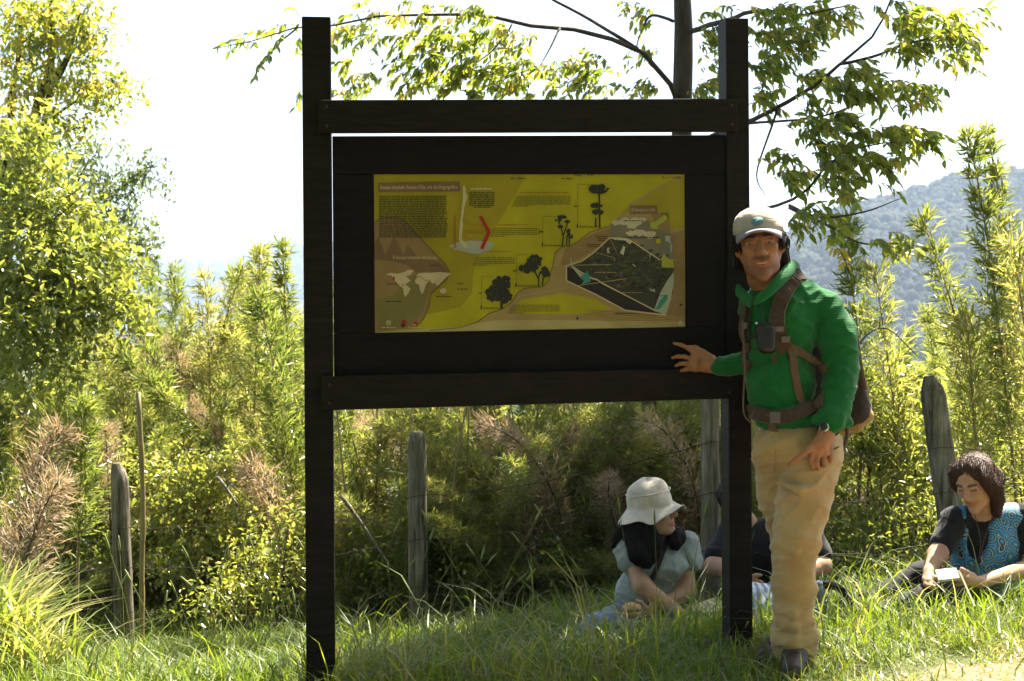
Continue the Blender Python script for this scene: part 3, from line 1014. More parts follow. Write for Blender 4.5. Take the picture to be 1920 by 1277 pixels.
def joined(name, mb, V, Fq, lv, mats):
    """culm tubes and leaves as one mesh (materials: leaf, culm)"""
    off = len(V)
    fq = [np.array([f for f in mb.f if len(f) == 4]).reshape(-1, 4) + off]
    f5 = [np.array([f for f in mb.f if len(f) == 5]).reshape(-1, 5) + off] if any(len(f) == 5 for f in mb.f) else []
    Fs = [Fq] + fq + f5
    nc = sum(len(f) for f in fq + f5)
    return npmesh(name, np.concatenate([V, np.array(mb.v)]), Fs, mats, fattr=np.concatenate([lv, np.zeros(nc)]), midx=np.concatenate([np.zeros(len(Fq)), np.ones(nc)]))


BAM = []
for k in range(6):
    mb, V, Fq, lv = bamboo_mesh(20 + k, 2.6, bend=[0.12, 0.3, 0.2, 0.45, 0.08, 0.35][k], droop=[0, .12, .05, .3, 0, .2][k], dens=12, width=[.14, .2, .17, .22, .12, .2][k], start=[.12, .05, .1, .02, .2, .05][k], lvm=[.45, .6, .5, .65, .4, .55][k])
    BAM.append(joined('bamboo_spray', mb, V, Fq, lv, [M['leaf_bamboo'], M['culm']]))
for k in range(2):
    mb, V, Fq, lv = bamboo_mesh(40 + k, 2.2, bend=.4, droop=.25, dens=9, width=.18, start=.15, leafW=.008)
    BAM.append(joined('dry_bamboo_spray', mb, V, Fq, lv, [M['leaf_dry'], M['twig']]))


def thicket(name, label, spots, seed, hmul=1.0, dry=0.1):
    """spots: (px0, px1, D0, D1, n, top0, top1): bamboo rooted on the ground whose tips reach about the given photo rows"""
    rg = np.random.default_rng(seed)
    pts, rots, scl, vi = [], [], [], []
    for (a, b, d0, d1, n, t0, t1) in spots:
        for _ in range(n):
            px = rg.uniform(a, b); D = rg.uniform(d0, d1)
            g = onground(px, D, -0.05)
            top = t0 + (t1 - t0) * (px - a) / (b - a) + rg.normal(0, 28)
            H = max(P(px, top, D).z - g.z, 0.6) * hmul * rg.uniform(0.62, 1.06)
            pts.append(g)
            v = rg.integers(0, 6) if rg.random() > dry else 6 + rg.integers(0, 2)
            vi.append(v)
            s = H / (2.6 if v < 6 else 2.2)
            sx = np.clip(s, 0.7, 1.15)
            scl.append((sx, sx, s * 1.05))
            rots.append((rg.normal(0, 0.28), rg.normal(0, 0.28), rg.uniform(0, 6.28)))
    o = gn_scatter(name, pts, rots, scl, vi, BAM)
    return tag(o, label, 'bamboo', kind='stuff')


thicket('bamboo_thicket', 'dense sunlit bamboo thicket left of the sign', [(-260, 620, 10.6, 14, 160, 590, 505), (300, 620, 11, 15, 60, 500, 470), (-100, 620, 9.7, 10.6, 90, 760, 720), (150, 620, 9.3, 9.8, 50, 900, 860)], 3)
thicket('bamboo_thicket', 'shaded tangle of bamboo behind the legs of the sign', [(600, 1380, 8.4, 9.6, 120, 690, 640), (600, 1380, 9.6, 12, 90, 560, 560), (640, 1320, 8.2, 8.8, 22, 900, 860)], 4, dry=0.28)
thicket('bamboo_thicket', 'sunny bamboo thicket right of the man', [(1380, 2200, 9.2, 11.5, 130, 640, 600), (1540, 2200, 9.6, 12.5, 60, 590, 540), (1400, 2150, 8.6, 9.2, 60, 800, 760)], 5)


def bamboo_plant(label, px, D, top, seed, group='tall bamboo stems', dry=False, pxt=None, **kw):
    g = onground(px, D, -0.05)
    t = P(pxt if pxt is not None else px, top, D)
    H = t.z - g.z
    root = empty('bamboo_plant', g, label, 'bamboo', group)
    mb, V, Fq, lv = bamboo_mesh(seed, H, **kw)
    V = np.array(V); cv = np.array(mb.v)
    # turn the bend so that the tip comes above the wanted column
    tip = cv[np.argmax(cv[:, 2])]
    dx = t.x - g.x
    a = math.atan2(tip[1], tip[0])
    tgt = 0.0 if dx >= 0 else math.pi
    ca, sa = math.cos(tgt - a), math.sin(tgt - a)
    Rm = np.array([[ca, -sa, 0], [sa, ca, 0], [0, 0, 1]])
    sc_ = abs(dx) / max(np.hypot(tip[0], tip[1]), 1e-3) if abs(dx) > 0.05 else 1.0
    def tr(A):
        A = A @ Rm.T
        tz = np.clip(A[:, 2] / H, 0, 1.1) ** 2
        A[:, 0] += (math.copysign(np.hypot(tip[0], tip[1]), math.cos(tgt)) * (sc_ - 1)) * tz
        return A + np.array(g)
    V, cv = tr(V), tr(cv)
    mb.v = [tuple(q) for q in cv]
    mb.build('culm', M['twig'] if dry else M['culm'], root)
    pobj('foliage', npmesh('foliage', V, Fq, M['leaf_dry'] if dry else M['leaf_bamboo'], fattr=lv), root)
    return root


bp = bamboo_plant
bp('tallest bamboo plume rising against the sky at the right edge', 1905, 7.6, 235, 61, pxt=1812, bend=.14, dens=16, width=.12, start=.3, leafL=.085)
bp('tall bamboo plume close behind the tallest one at the right edge', 1925, 7.8, 232, 62, pxt=1848, bend=.12, dens=15, width=.10, start=.3, leafL=.08)
bp('arching bamboo spray leaning left towards the hill at right', 1850, 7.7, 390, 63, pxt=1722, bend=.2, dens=13, width=.14, start=.3)
bp('slim upright bamboo column right of the man in green', 1612, 8.4, 395, 64, pxt=1605, bend=.03, dens=16, width=.13, start=.3, lvm=.3)
bp('feathery bamboo spray between the slim column and the leaning fence post', 1690, 8.1, 500, 65, pxt=1655, bend=.1, dens=11, width=.2, start=.3, lvm=.7)
bp('drooping bamboo spray at the far right above the woman in blue', 1960, 7.4, 430, 66, pxt=1895, bend=.2, dens=14, width=.2, start=.2, lvm=.65)
bp('bushy yellowish bamboo between leaning post and right edge', 1840, 7.5, 600, 67, pxt=1800, bend=.2, dens=12, width=.2, start=.25, lvm=.75)
bp('bamboo column touching the left edge of the sign post', 552, 9.4, 432, 68, pxt=548, bend=.03, dens=14, width=.1, start=.3, lvm=.35)
bp('slim bamboo tip standing against the pale ridge', 470, 9.8, 455, 69, pxt=488, bend=.08, dens=12, width=.11, start=.3, lvm=.6)
bp('dark thick bamboo plume leaning towards the sign post', 560, 8.9, 540, 70, pxt=480, bend=.2, dens=16, width=.2, start=.35, lvm=.25)
bp('dark green bottle-brush bamboo behind the cane', 140, 8.0, 735, 71, pxt=148, bend=.04, dens=20, width=.15, start=.45, lvm=.3)
bp('bamboo spray with long tips in front of the pale ridge', 395, 10.2, 520, 72, pxt=372, bend=.12, dens=11, width=.18, start=.3, lvm=.65)
bp('dry pinkish bamboo plume at the left edge', 10, 7.8, 752, 73, group='dry bamboo plumes', dry=True, pxt=95, bend=.3, droop=.1, dens=16, width=.2, start=.3, leafW=.008)
bp('dry tan bamboo plume below the pinkish one at the left edge', 20, 7.4, 850, 74, group='dry bamboo plumes', dry=True, pxt=105, bend=.3, droop=.1, dens=16, width=.2, start=.2, leafW=.008)
bp('dry mauve tuft right above the left fence post', 208, 8.9, 795, 75, group='dry bamboo plumes', dry=True, pxt=207, bend=.03, dens=16, width=.13, start=.5, leafW=.006)
bp('dry tan spray hanging beside the left sign post', 545, 8.5, 800, 76, group='dry bamboo plumes', dry=True, pxt=490, bend=.25, droop=.2, dens=13, width=.2, start=.2, leafW=.008)
bp('dry brown spray in the shade under the middle of the sign', 1000, 8.3, 900, 77, group='dry bamboo plumes', dry=True, pxt=980, bend=.2, droop=.1, dens=13, width=.2, start=.1, leafW=.008)
bp('dry pale spray above the hat of the seated woman', 1180, 8.6, 800, 78, group='dry bamboo plumes', dry=True, pxt=1170, bend=.1, dens=12, width=.18, start=.3, leafW=.008)
# bare brown stems in the shade under the sign
stm = MB()
for k in range(20):
    px = RN.uniform(640, 1300); D = RN.uniform(8.0, 8.9)
    g = onground(px, D, -0.05)
    t = P(px + RN.uniform(-160, 160), RN.uniform(640, 780), D + RN.uniform(-.2, .6))
    mid = g.lerp(t, 0.5) + Vector((RN.uniform(-.12, .12), 0, RN.uniform(-.05, .1)))
    stm.tube(spline([g, mid, t], 9), [RN.uniform(.003, .007)] * 9, 5)
tag(stm.build('bare_stems', M['culm']), 'thin bare brown bamboo stems tangled in the shade under the sign', 'stems', kind='stuff')

# ------------------------------------------------------------------ trees and bushes with broad leaves


def ell_cloud(clusters, rg):
    """clusters: (px, py, rx_px, ry_px, D, rd_m, n) -> positions, outward dirs"""
    A, O = [], []
    for (px, py, rx, ry, D, rd, n) in clusters:
        c = np.array(P(px, py, D)); k = D / F
        q = rdir(n, rg) * (rg.random((n, 1)) ** 0.45)
        A.append(c + q * np.array([rx * k, rd, ry * k])); O.append(q)
    return np.concatenate(A), np.concatenate(O)


def crown(name, clusters, mat, L, W, seed, parent=None, shape='diamond', down=0.35, lvm=0.5, lvs=0.22, clump=5):
    rg = np.random.default_rng(seed)
    pos, out = ell_cloud(clusters, rg)
    # leaves sit in small sprays, not evenly
    n = len(pos)
    idx = np.repeat(np.arange(0, n, clump), clump)[:n]
    pos = pos[idx] + rg.normal(0, L * 0.8, (n, 3)) + np.repeat(rg.normal(0, L * 1.1, (n // clump + 1, 3)), clump, 0)[:n]
    d = unit(out + rdir(n, rg) * 0.9 + np.array([0, 0, -down]))
    up = unit(rdir(n, rg) * 0.75 + np.array([0, 0, 1.0]))
    l = L * rg.uniform(0.6, 1.3, n)
    V, Fq, k = leaf_arrays(pos, d, up, l, l * W * rg.uniform(0.8, 1.2, n), 0.12, shape, 0.12)
    base = np.repeat(rg.normal(lvm, 0.14, n // clump + 1), clump)[:n]
    lv = np.repeat(np.clip(base + rg.normal(0, lvs * 0.6, n), 0, 1), k)
    return pobj(name, npmesh(name, V, Fq, mat, fattr=lv), parent)


def branches(paths, mat, parent, name='branch', n=14, single=True):
    for (pts, r0_, r1_) in paths:
        mb = MB()
        sp_ = spline(pts, n)
        mb.tube([p + Vector(noise.noise_vector(p * 3.1)) * 0.02 * (i > 0) for i, p in enumerate(sp_)], [r0_ + (r1_ - r0_) * (i / (n - 1)) for i in range(n)], 7)
        mb.build(name, mat, parent)


def twigs(clusters, mat, parent, per, seed, hub=None, r=0.004):
    rg = random.Random(seed)
    mb = MB()
    for (px, py, rx, ry, D, rd, n) in clusters:
        c = P(px, py, D)
        for _ in range(per):
            e = P(px + rg.uniform(-.8, .8) * rx, py + rg.uniform(-.8, .8) * ry, D + rg.uniform(-.8, .8) * rd)
            s = hub.lerp(c, 0.72) if hub is not None else c + (c - e) * 0.4
            m = s.lerp(e, 0.5) + Vector((rg.uniform(-.1, .1), rg.uniform(-.1, .1), 0.06))
            mb.tube(spline([s, m, e], 7), [r, r, r * .9, r * .8, r * .7, r * .5, r * .3], 4, cap=False)
    mb.build('twigs', mat, parent)['kind'] = 'stuff'


# tall tree, upper left
g = onground(-40, 11.5, -0.1)
t1 = empty('tree', g, 'tall leafy tree with dark trunk rising out of frame at the upper left', 'tree')
branches([([g, P(-10, 600, 11.5), P(52, 290, 11.5), P(72, 200, 11.4), P(98, 100, 11.3), P(95, -60, 11.3)], .07, .02)], M['bark'], t1, 'trunk', 18)
branches([([P(55, 288, 11.5), P(85, 235, 11.3), P(100, 150, 11.2), P(135, 90, 11.2), P(150, 20, 11.2)], .035, .008),
          ([P(40, 330, 11.5), P(20, 200, 11.6), P(38, 90, 11.6), P(34, -40, 11.7)], .04, .012),
          ([P(60, 270, 11.5), P(110, 215, 11.2), P(165, 180, 11.1), P(215, 160, 11)], .018, .004),
          ([P(95, 170, 11.3), P(130, 110, 11.1), P(150, 85, 11)], .012, .004),
          ([P(70, 260, 11.5), P(105, 250, 11.3), P(150, 240, 11.2)], .014, .004)], M['bark'], t1)
C1 = [(25, 40, 70, 55, 11.4, .5, 620), (100, 20, 60, 40, 11.3, .4, 420), (155, 30, 40, 30, 11.2, .3, 240), (115, 75, 50, 28, 11.2, .3, 330), (160, 75, 40, 25, 11.1, .3, 260), (185, 62, 22, 14, 11.1, .2, 80), (80, 95, 50, 30, 11.3, .4, 260),
      (190, 160, 46, 24, 11, .25, 330), (220, 165, 20, 14, 11, .15, 70), (150, 165, 40, 28, 11.1, .3, 260), (95, 155, 40, 35, 11.2, .3, 240), (40, 150, 40, 40, 11.4, .4, 260), (15, 110, 30, 40, 11.5, .4, 200), (15, 240, 40, 60, 11.5, .5, 420), (70, 205, 30, 24, 11.4, .3, 130),
      (130, 245, 36, 16, 11.2, .25, 190), (150, 238, 20, 12, 11.2, .2, 70), (50, 330, 60, 50, 11.6, .5, 420), (0, 330, 40, 70, 11.6, .5, 420), (60, 120, 20, 20, 11.3, .3, 60)]
crown('crown', [(c[0], c[1], c[2] * 1.12, c[3] * 1.15, c[4], c[5], int(c[6] * 1.15)) for c in C1], M['leaf_tree'], .064, .46, 101, t1, clump=16, lvm=.66)
twigs(C1, M['twig'], t1, 4, 7)

# bright yellow-green tree with glossy leaves, left edge, nearer
g = onground(-120, 10.2, -0.1)
t2 = empty('tree', g, 'bright yellow-green glossy broadleaf tree filling the left edge', 'tree')
branches([([g, P(-80, 700, 10.2), P(-20, 480, 10.2), P(10, 300, 10.1)], .06, .015)], M['bark'], t2, 'trunk', 16)
branches([([P(-40, 520, 10.2), P(60, 440, 10.0), P(140, 380, 9.9)], .02, .005), ([P(-60, 620, 10.2), P(60, 560, 9.9), P(160, 520, 9.8)], .02, .005)], M['bark'], t2)
C2 = [(0, 240, 50, 30, 10.1, .3, 200), (30, 300, 60, 34, 10.1, .4, 300), (75, 262, 30, 14, 10, .2, 80), (20, 370, 70, 40, 10.0, .5, 460), (90, 330, 40, 20, 10, .3, 160), (60, 400, 80, 30, 10, .4, 330), (130, 372, 30, 16, 9.9, .3, 120), (120, 430, 70, 46, 9.9, .4, 520), (70, 500, 120, 80, 9.8, .5, 1150), (170, 520, 70, 50, 9.8, .4, 560), (200, 470, 44, 36, 9.9, .3, 300),
      (20, 600, 100, 70, 9.7, .5, 820), (130, 600, 90, 60, 9.7, .5, 720), (210, 570, 50, 40, 9.7, .4, 300), (60, 690, 90, 50, 9.6, .4, 500), (-40, 500, 80, 150, 10, .6, 700)]
crown('crown', [(c[0], c[1], c[2] * 1.08, c[3] * 1.1, c[4], c[5], int(c[6] * 1.4)) for c in C2], M['leaf_bright'], .070, .48, 102, t2, clump=10, lvm=.58)
twigs(C2, M['twig'], t2, 3, 8)

# greyer tree behind, reaching right
g = onground(120, 13.5, -0.1)
t3 = empty('tree', g, 'grey-green tree with a thin branch reaching towards the sky left of the sign', 'tree')
branches([([g, P(110, 620, 13.5), P(100, 470, 13.5), P(120, 350, 13.4)], .06, .02)], M['bark'], t3, 'trunk', 14)
branches([([P(105, 430, 13.5), P(160, 390, 13.3), P(220, 360, 13.2), P(270, 320, 13.1), P(300, 312, 13.1)], .022, .005), ([P(110, 400, 13.5), P(150, 330, 13.3), P(180, 290, 13.2)], .018, .005), ([P(104, 480, 13.5), P(190, 440, 13.2), P(250, 430, 13.1)], .02, .005)], M['bark'], t3)
C3 = [(130, 300, 50, 45, 13.4, .5, 420), (180, 290, 24, 20, 13.2, .3, 130), (190, 340, 50, 28, 13.2, .4, 320), (260, 335, 34, 22, 13.1, .3, 200), (285, 312, 22, 12, 13.1, .2, 90), (300, 345, 12, 16, 13.1, .15, 50), (220, 380, 46, 26, 13.2, .4, 260), (240, 425, 40, 26, 13.1, .4, 300), (170, 430, 70, 50, 13.3, .5, 520), (220, 470, 60, 34, 13.2, .4, 420), (110, 380, 60, 60, 13.4, .5, 420), (280, 470, 26, 26, 13.1, .3, 120), (200, 530, 90, 40, 13.3, .5, 500)]
crown('crown', [c[:6] + (int(c[6] * 1.3),) for c in C3], M['leaf_grey'], .062, .44, 103, t3, clump=12, lvm=.5)
twigs(C3, M['twig'], t3, 4, 9)

# low bushes
def bush(label, clusters, mat, L, W, seed, lvm=.55, **kw):
    c0_ = clusters[0]
    r_ = empty('bush', onground(c0_[0], c0_[4]), label, 'bush', 'low leafy bushes')
    crown('foliage', clusters, M[mat], L, W, seed, r_, lvm=lvm, **kw)
    mb = MB()
    for k in range(14):
        c = clusters[k % len(clusters)]
        e = P(c[0] + RN.uniform(-.5, .5) * c[2], c[1] + RN.uniform(-.5, .3) * c[3], c[4])
        b_ = onground(c[0] + RN.uniform(-20, 20), c[4], -.05)
        mb.tube(spline([b_, b_.lerp(e, .5) + Vector((RN.uniform(-.1, .1), RN.uniform(-.1, .1), 0)), e], 6), [.006] * 6, 4)
    mb.build('stems', M['twig'], r_)['kind'] = 'stuff'


bush('pale green small-leaved bush right of the left fence post', [(350, 940, 90, 70, 8.8, .35, 1500), (300, 880, 60, 40, 9.0, .3, 700), (400, 880, 60, 50, 8.9, .3, 800), (340, 1040, 90, 50, 8.6, .35, 900), (440, 980, 60, 60, 8.7, .3, 700)], 'leaf_bright', .04, .6, 104, lvm=.6)
bush('leafy bush at the foot of the left trees', [(130, 930, 90, 60, 9.0, .35, 1100), (60, 980, 70, 60, 8.9, .35, 700), (190, 1020, 60, 50, 8.9, .3, 600), (170, 850, 60, 50, 9.2, .3, 600)], 'leaf_bright', .045, .5, 105, lvm=.45)
bush('yellowish low bush in front of the left sign post thicket', [(500, 1060, 80, 70, 8.0, .35, 900), (560, 1000, 70, 60, 8.2, .35, 800), (430, 1110, 80, 40, 7.8, .3, 700)], 'leaf_bright', .04, .5, 106, lvm=.55)
bush('dark leafy bush in the shade beside the middle fence post', [(700, 1060, 80, 70, 8.2, .3, 800), (900, 1080, 90, 50, 8.2, .3, 700), (840, 1000, 60, 70, 8.4, .3, 500), (1040, 1060, 70, 60, 8.2, .3, 600)], 'leaf_tree', .045, .45, 107, lvm=.35)
bush('bright broadleaf bush between backpack and leaning post', [(1680, 740, 70, 60, 8.5, .35, 600), (1640, 820, 70, 60, 8.4, .35, 600), (1720, 850, 60, 60, 8.3, .3, 500)], 'leaf_bright', .065, .5, 108, lvm=.6)
bush('low leafy bush behind the leaning post and seated people', [(1640, 960, 110, 70, 8.0, .35, 1000), (1600, 1040, 90, 50, 7.8, .3, 700), (1740, 980, 70, 70, 8.0, .3, 600), (1880, 830, 90, 80, 8.2, .35, 800), (1560, 900, 60, 80, 8.2, .3, 500)], 'leaf_bright', .045, .4, 109, lvm=.45)

# ------------------------------------------------------------------ the tree behind the sign
NT = 9.4
g = onground(1279, NT, -0.1)
t4 = empty('tree', g, 'slender tree behind the sign with long branches reaching over both posts', 'tree')
branches([([g, P(1277, 700, NT), P(1277, 160, NT), P(1278, -20, NT), P(1275, -420, NT), P(1290, -1000, NT + .2)], .085, .045)], M['bark'], t4, 'trunk', 22)


def q(*pts):
    return [P(*p) for p in pts]


BR = [
    (q((1268, 185, 9.35), (1255, 155, 9.2), (1195, 92, 8.9), (1130, 65, 8.7), (1050, 53, 8.5), (960, 45, 8.4), (900, 28, 8.3), (830, 28, 8.2), (740, 30, 8.1), (650, 42, 8.0), (565, 46, 7.9), (480, 75, 7.8), (410, 90, 7.8)), .019, .002),
    (q((1195, 92, 8.9), (1150, 60, 8.9), (1100, 30, 9), (1030, -5, 9), (960, -40, 9)), .014, .007),
    (q((960, 45, 8.4), (930, 90, 8.3), (880, 130, 8.2), (850, 175, 8.1)), .006, .002),
    (q((1050, 53, 8.5), (1030, 90, 8.4), (1010, 130, 8.4)), .008, .002),
    (q((560, 45, 7.9), (515, 90, 7.85), (478, 140, 7.8)), .006, .002),
    (q((1283, 340, 9.4), (1330, 260, 9.0), (1400, 230, 8.4), (1460, 200, 8.0), (1540, 145, 7.7), (1580, 115, 7.6), (1640, 65, 7.6), (1672, -10, 7.6)), .019, .005),
    (q((1575, 120, 7.6), (1640, 105, 7.5), (1700, 78, 7.4), (1770, 62, 7.4), (1838, 62, 7.4)), .010, .002),
    (q((1400, 232, 8.4), (1480, 225, 7.9), (1560, 215, 7.6), (1640, 180, 7.4), (1740, 165, 7.3)), .009, .002),
    (q((1285, 480, 9.4), (1360, 400, 8.8), (1440, 390, 8.1), (1500, 365, 7.6), (1560, 300, 7.4), (1650, 270, 7.3), (1740, 270, 7.2)), .014, .002),
    (q((1480, 385, 7.7), (1540, 408, 7.4), (1620, 398, 7.3), (1695, 370, 7.2)), .009, .002),
    (q((1480, 390, 7.7), (1560, 425, 7.3), (1620, 455, 7.2), (1690, 455, 7.2)), .009, .002),
    (q((1290, 60, 9.4), (1360, 40, 8.8), (1430, 20, 8.4), (1500, 30, 8.2), (1600, 10, 8.0)), .02, .004),
    (q((1460, 200, 8.0), (1420, 320, 7.9), (1440, 370, 7.9)), .008, .002),
    (q((1262, 40, 9.3), (1220, 30, 9.2), (1200, 60, 9.2), (1190, 90, 9.2)), .012, .004),
    # limbs above the frame that carry the shade-giving crown
    (q((1278, -350, 9.4), (1500, -420, 8.6), (1800, -500, 7.8), (2100, -560, 7)), .035, .01),
    (q((1280, -500, 9.4), (1330, -700, 8.4), (1420, -950, 7.2)), .035, .012),
    (q((1280, -100, 9.4), (1400, -180, 10.2), (1560, -230, 10.8), (1740, -260, 10.9)), .035, .012),
]
branches(BR, M['bark'], t4)
# leafy sprays: (start, end, D, leaves, hang) in photo pixels; leaves alternate along each small twig
SP = []
def spray(x0, y0, x1, y1, D, n, hang=14):
    SP.append((x0, y0, x1, y1, D, n, hang))
def sprays(cx, cy, rx, ry, D, m, n=12, dirx=1, seed=None):
    m = int(m * (1.5 if cx > 1400 else 1.4))
    for k in range(m):
        a = RN.uniform(0, 6.28); r_ = math.sqrt(RN.random())
        x, y = cx + rx * r_ * math.cos(a), cy + ry * r_ * math.sin(a)
        l = RN.uniform(28, 62)
        spray(x, y, x + dirx * l * RN.uniform(.3, 1), y + l * RN.uniform(-.35, .75), D + RN.uniform(-.3, .3), n, RN.uniform(8, 22))
# far-left arm past the post
for s_ in ((560, 46, 500, 62, 7.9, 14), (520, 58, 452, 68, 7.85, 14), (460, 72, 405, 92, 7.8, 12), (535, 62, 505, 108, 7.85, 14), (505, 100, 476, 146, 7.8, 14), (480, 80, 430, 96, 7.8, 10), (560, 30, 545, 14, 7.9, 5), (562, 70, 556, 100, 7.9, 5), (565, 170, 555, 200, 8, 5)):
    spray(*s_)
# between the posts
sprays(645, 85, 26, 40, 8.0, 7, 10, -1); sprays(700, 50, 40, 32, 8.1, 10, 11, -1); sprays(700, 155, 34, 24, 8.1, 5, 9, -1); sprays(640, 172, 20, 12, 8.1, 3, 8, -1)
sprays(790, 60, 45, 55, 8.2, 16, 12, -1); sprays(840, 110, 52, 66, 8.2, 22, 12, -1); sprays(900, 60, 50, 52, 8.3, 20, 12, -1); sprays(905, 150, 56, 40, 8.3, 18, 12, -1); sprays(960, 110, 40, 66, 8.4, 18, 12, -1); sprays(1010, 150, 44, 34, 8.4, 14, 12, -1)
sprays(1080, 140, 52, 30, 8.6, 14, 11, -1); sprays(1120, 125, 34, 24, 8.6, 8, 10, -1); sprays(780, 150, 26, 30, 8.2, 6, 10, -1); sprays(1140, 170, 40, 14, 8.7, 6, 9, -1); sprays(1000, 60, 30, 20, 8.5, 3, 8, -1)
sprays(1210, 30, 34, 26, 9.2, 7, 9, -1); sprays(1225, 85, 24, 24, 9.2, 4, 8, -1); sprays(1230, 160, 26, 22, 9.2, 6, 9, -1); sprays(1330, 60, 26, 60, 9.1, 16, 10, 1); sprays(1325, 150, 24, 34, 9.1, 10, 10, 1); sprays(1310, 172, 40, 14, 9, 6, 9, 1)
# right of the right post
sprays(1430, 40, 34, 40, 8.3, 15, 11); sprays(1490, 35, 50, 30, 8.2, 16, 11); sprays(1430, 110, 30, 34, 8.2, 12, 11); sprays(1490, 80, 40, 26, 8.1, 9, 10); sprays(1430, 190, 34, 24, 8.1, 8, 10); sprays(1560, 30, 34, 26, 8, 6, 9); sprays(1500, 130, 40, 22, 8, 6, 9)
sprays(1720, 55, 52, 34, 7.4, 17, 12); sprays(1790, 50, 40, 26, 7.4, 12, 12); sprays(1690, 90, 40, 16, 7.45, 7, 11); sprays(1770, 100, 18, 16, 7.4, 4, 10); sprays(1660, 10, 26, 14, 7.6, 3, 9)
sprays(1530, 165, 50, 26, 7.7, 11, 11); sprays(1600, 160, 46, 34, 7.6, 15, 12); sprays(1600, 130, 34, 14, 7.6, 5, 10); sprays(1690, 175, 40, 26, 7.3, 9, 11); sprays(1740, 165, 20, 14, 7.3, 3, 9)
sprays(1520, 240, 56, 30, 7.6, 13, 12); sprays(1590, 245, 46, 30, 7.5, 13, 12); sprays(1670, 255, 44, 24, 7.3, 12, 12); sprays(1730, 255, 24, 18, 7.2, 5, 10); sprays(1560, 300, 50, 26, 7.4, 13, 12); sprays(1640, 300, 40, 20, 7.3, 8, 11)
sprays(1480, 320, 46, 24, 7.7, 9, 11); sprays(1450, 290, 30, 20, 7.9, 4, 9); sprays(1560, 350, 36, 26, 7.3, 8, 12); sprays(1590, 330, 20, 20, 7.3, 3, 10)
sprays(1500, 405, 30, 18, 7.5, 7, 11); sprays(1545, 400, 20, 14, 7.4, 4, 9); sprays(1570, 440, 18, 22, 7.3, 5, 11); sprays(1655, 452, 26, 20, 7.2, 5, 12); sprays(1690, 462, 12, 10, 7.2, 2, 8); sprays(1640, 340, 12, 8, 7.2, 1, 7)
# leaves all along the sprays
rg = np.random.default_rng(77)
LP, LD, LU, LL, LV = [], [], [], [], []
tw = MB()
for (x0_, y0_, x1_, y1_, D, n, hang) in SP:
    a_, b_ = P(x0_, y0_, D), P(x1_, y1_, D + rg.uniform(-.12, .12))
    mid = a_.lerp(b_, .5) + Vector((0, 0, 0.02))
    cs = spline([a_, mid, b_], n)
    tw.tube(cs[::2] if n > 6 else cs, .0022, 3, cap=False)
    t = (b_ - a_).normalized()
    side = t.cross(Vector((0, 0, 1)))
    side = side.normalized() if side.length > .1 else Vector((1, 0, 0))
    bl_ = rg.normal(.5, .2)
    for i, p in enumerate(cs):
        s_ = 1 if i % 2 else -1
        d = t * rg.uniform(.2, .9) + side * s_ * rg.uniform(.3, 1.0) + Vector((0, 0, -1)) * rg.uniform(0, 1.0) + Vector(rg.normal(0, .25, 3))
        LP.append(p); LD.append(d); LU.append(Vector((0, 0, 1)) + Vector(rg.normal(0, .45, 3))); LL.append(rg.uniform(.042, .082)); LV.append(min(max(rg.normal(bl_ + .08, .15), 0), 1))
tw.build('twigs', M['twig'], t4)['kind'] = 'stuff'
LP, LD, LU = np.array(LP), np.array(LD), np.array(LU)
LL, LV = np.array(LL), np.array(LV)
# the 300 that show largest are leaves of their own, the rest one mass
pxs = [PIX(Vector(p)) for p in LP]
inside = np.array([0 < x < 1920 and 0 < y < 640 and not (565 < x < 1405 and y > 187) for x, y in pxs])
rank = LL / LP[:, 1] * (inside & (LP[:, 1] < 8.0))
top300 = np.argsort(-rank)[:300]
rest = np.setdiff1d(np.arange(len(LP)), top300)
V, Fq, k = leaf_arrays(LP[rest], LD[rest], LU[rest], LL[rest], LL[rest] * .42, .14, 'broad', .18)
pobj('foliage', npmesh('foliage', V, Fq, M['leaf_tree'], fattr=np.repeat(LV[rest], k)), t4)['kind'] = 'stuff'
LM = []
for b in range(6):
    V, Fq, k = leaf_arrays(np.zeros((1, 3)), np.array([[1.0, 0, 0]]), np.array([[0, 0, 1.0]]), [1.0], [.38 + .03 * b], .10 + .03 * b, 'broad', .06 + .06 * b)
    LM.append(npmesh('leaf', V, Fq, M['leaf_tree'], fattr=np.full(len(Fq), .2 + .13 * b)))
inv4 = Matrix.Translation(t4.location).inverted()
for i in top300:
    o = bpy.data.objects.new('leaf', LM[int(np.clip(LV[i] * 6, 0, 5))])
    d = Vector(LD[i]).normalized(); s_ = d.cross(Vector(LU[i])).normalized(); u_ = s_.cross(d)
    Mx = Matrix((( d.x, -s_.x, u_.x, LP[i][0]), (d.y, -s_.y, u_.y, LP[i][1]), (d.z, -s_.z, u_.z, LP[i][2]), (0, 0, 0, 1)))
    o.matrix_basis = inv4 @ Mx @ Matrix.Scale(LL[i], 4)
    COL.objects.link(o)
    o.parent = t4
# crown above the frame
C4 = [(1200, -190, 90, 70, 10.8, .6, 900), (1330, -230, 110, 80, 10.9, .7, 1300), (1480, -230, 120, 90, 10.9, .7, 1400), (1620, -240, 120, 90, 10.8, .7, 1300), (1760, -260, 110, 90, 10.9, .7, 1000), (1420, -420, 200, 100, 10.6, .8, 900)]
crown('crown', C4, M['leaf_tree'], .1, .45, 110, t4, clump=6, lvm=.5)
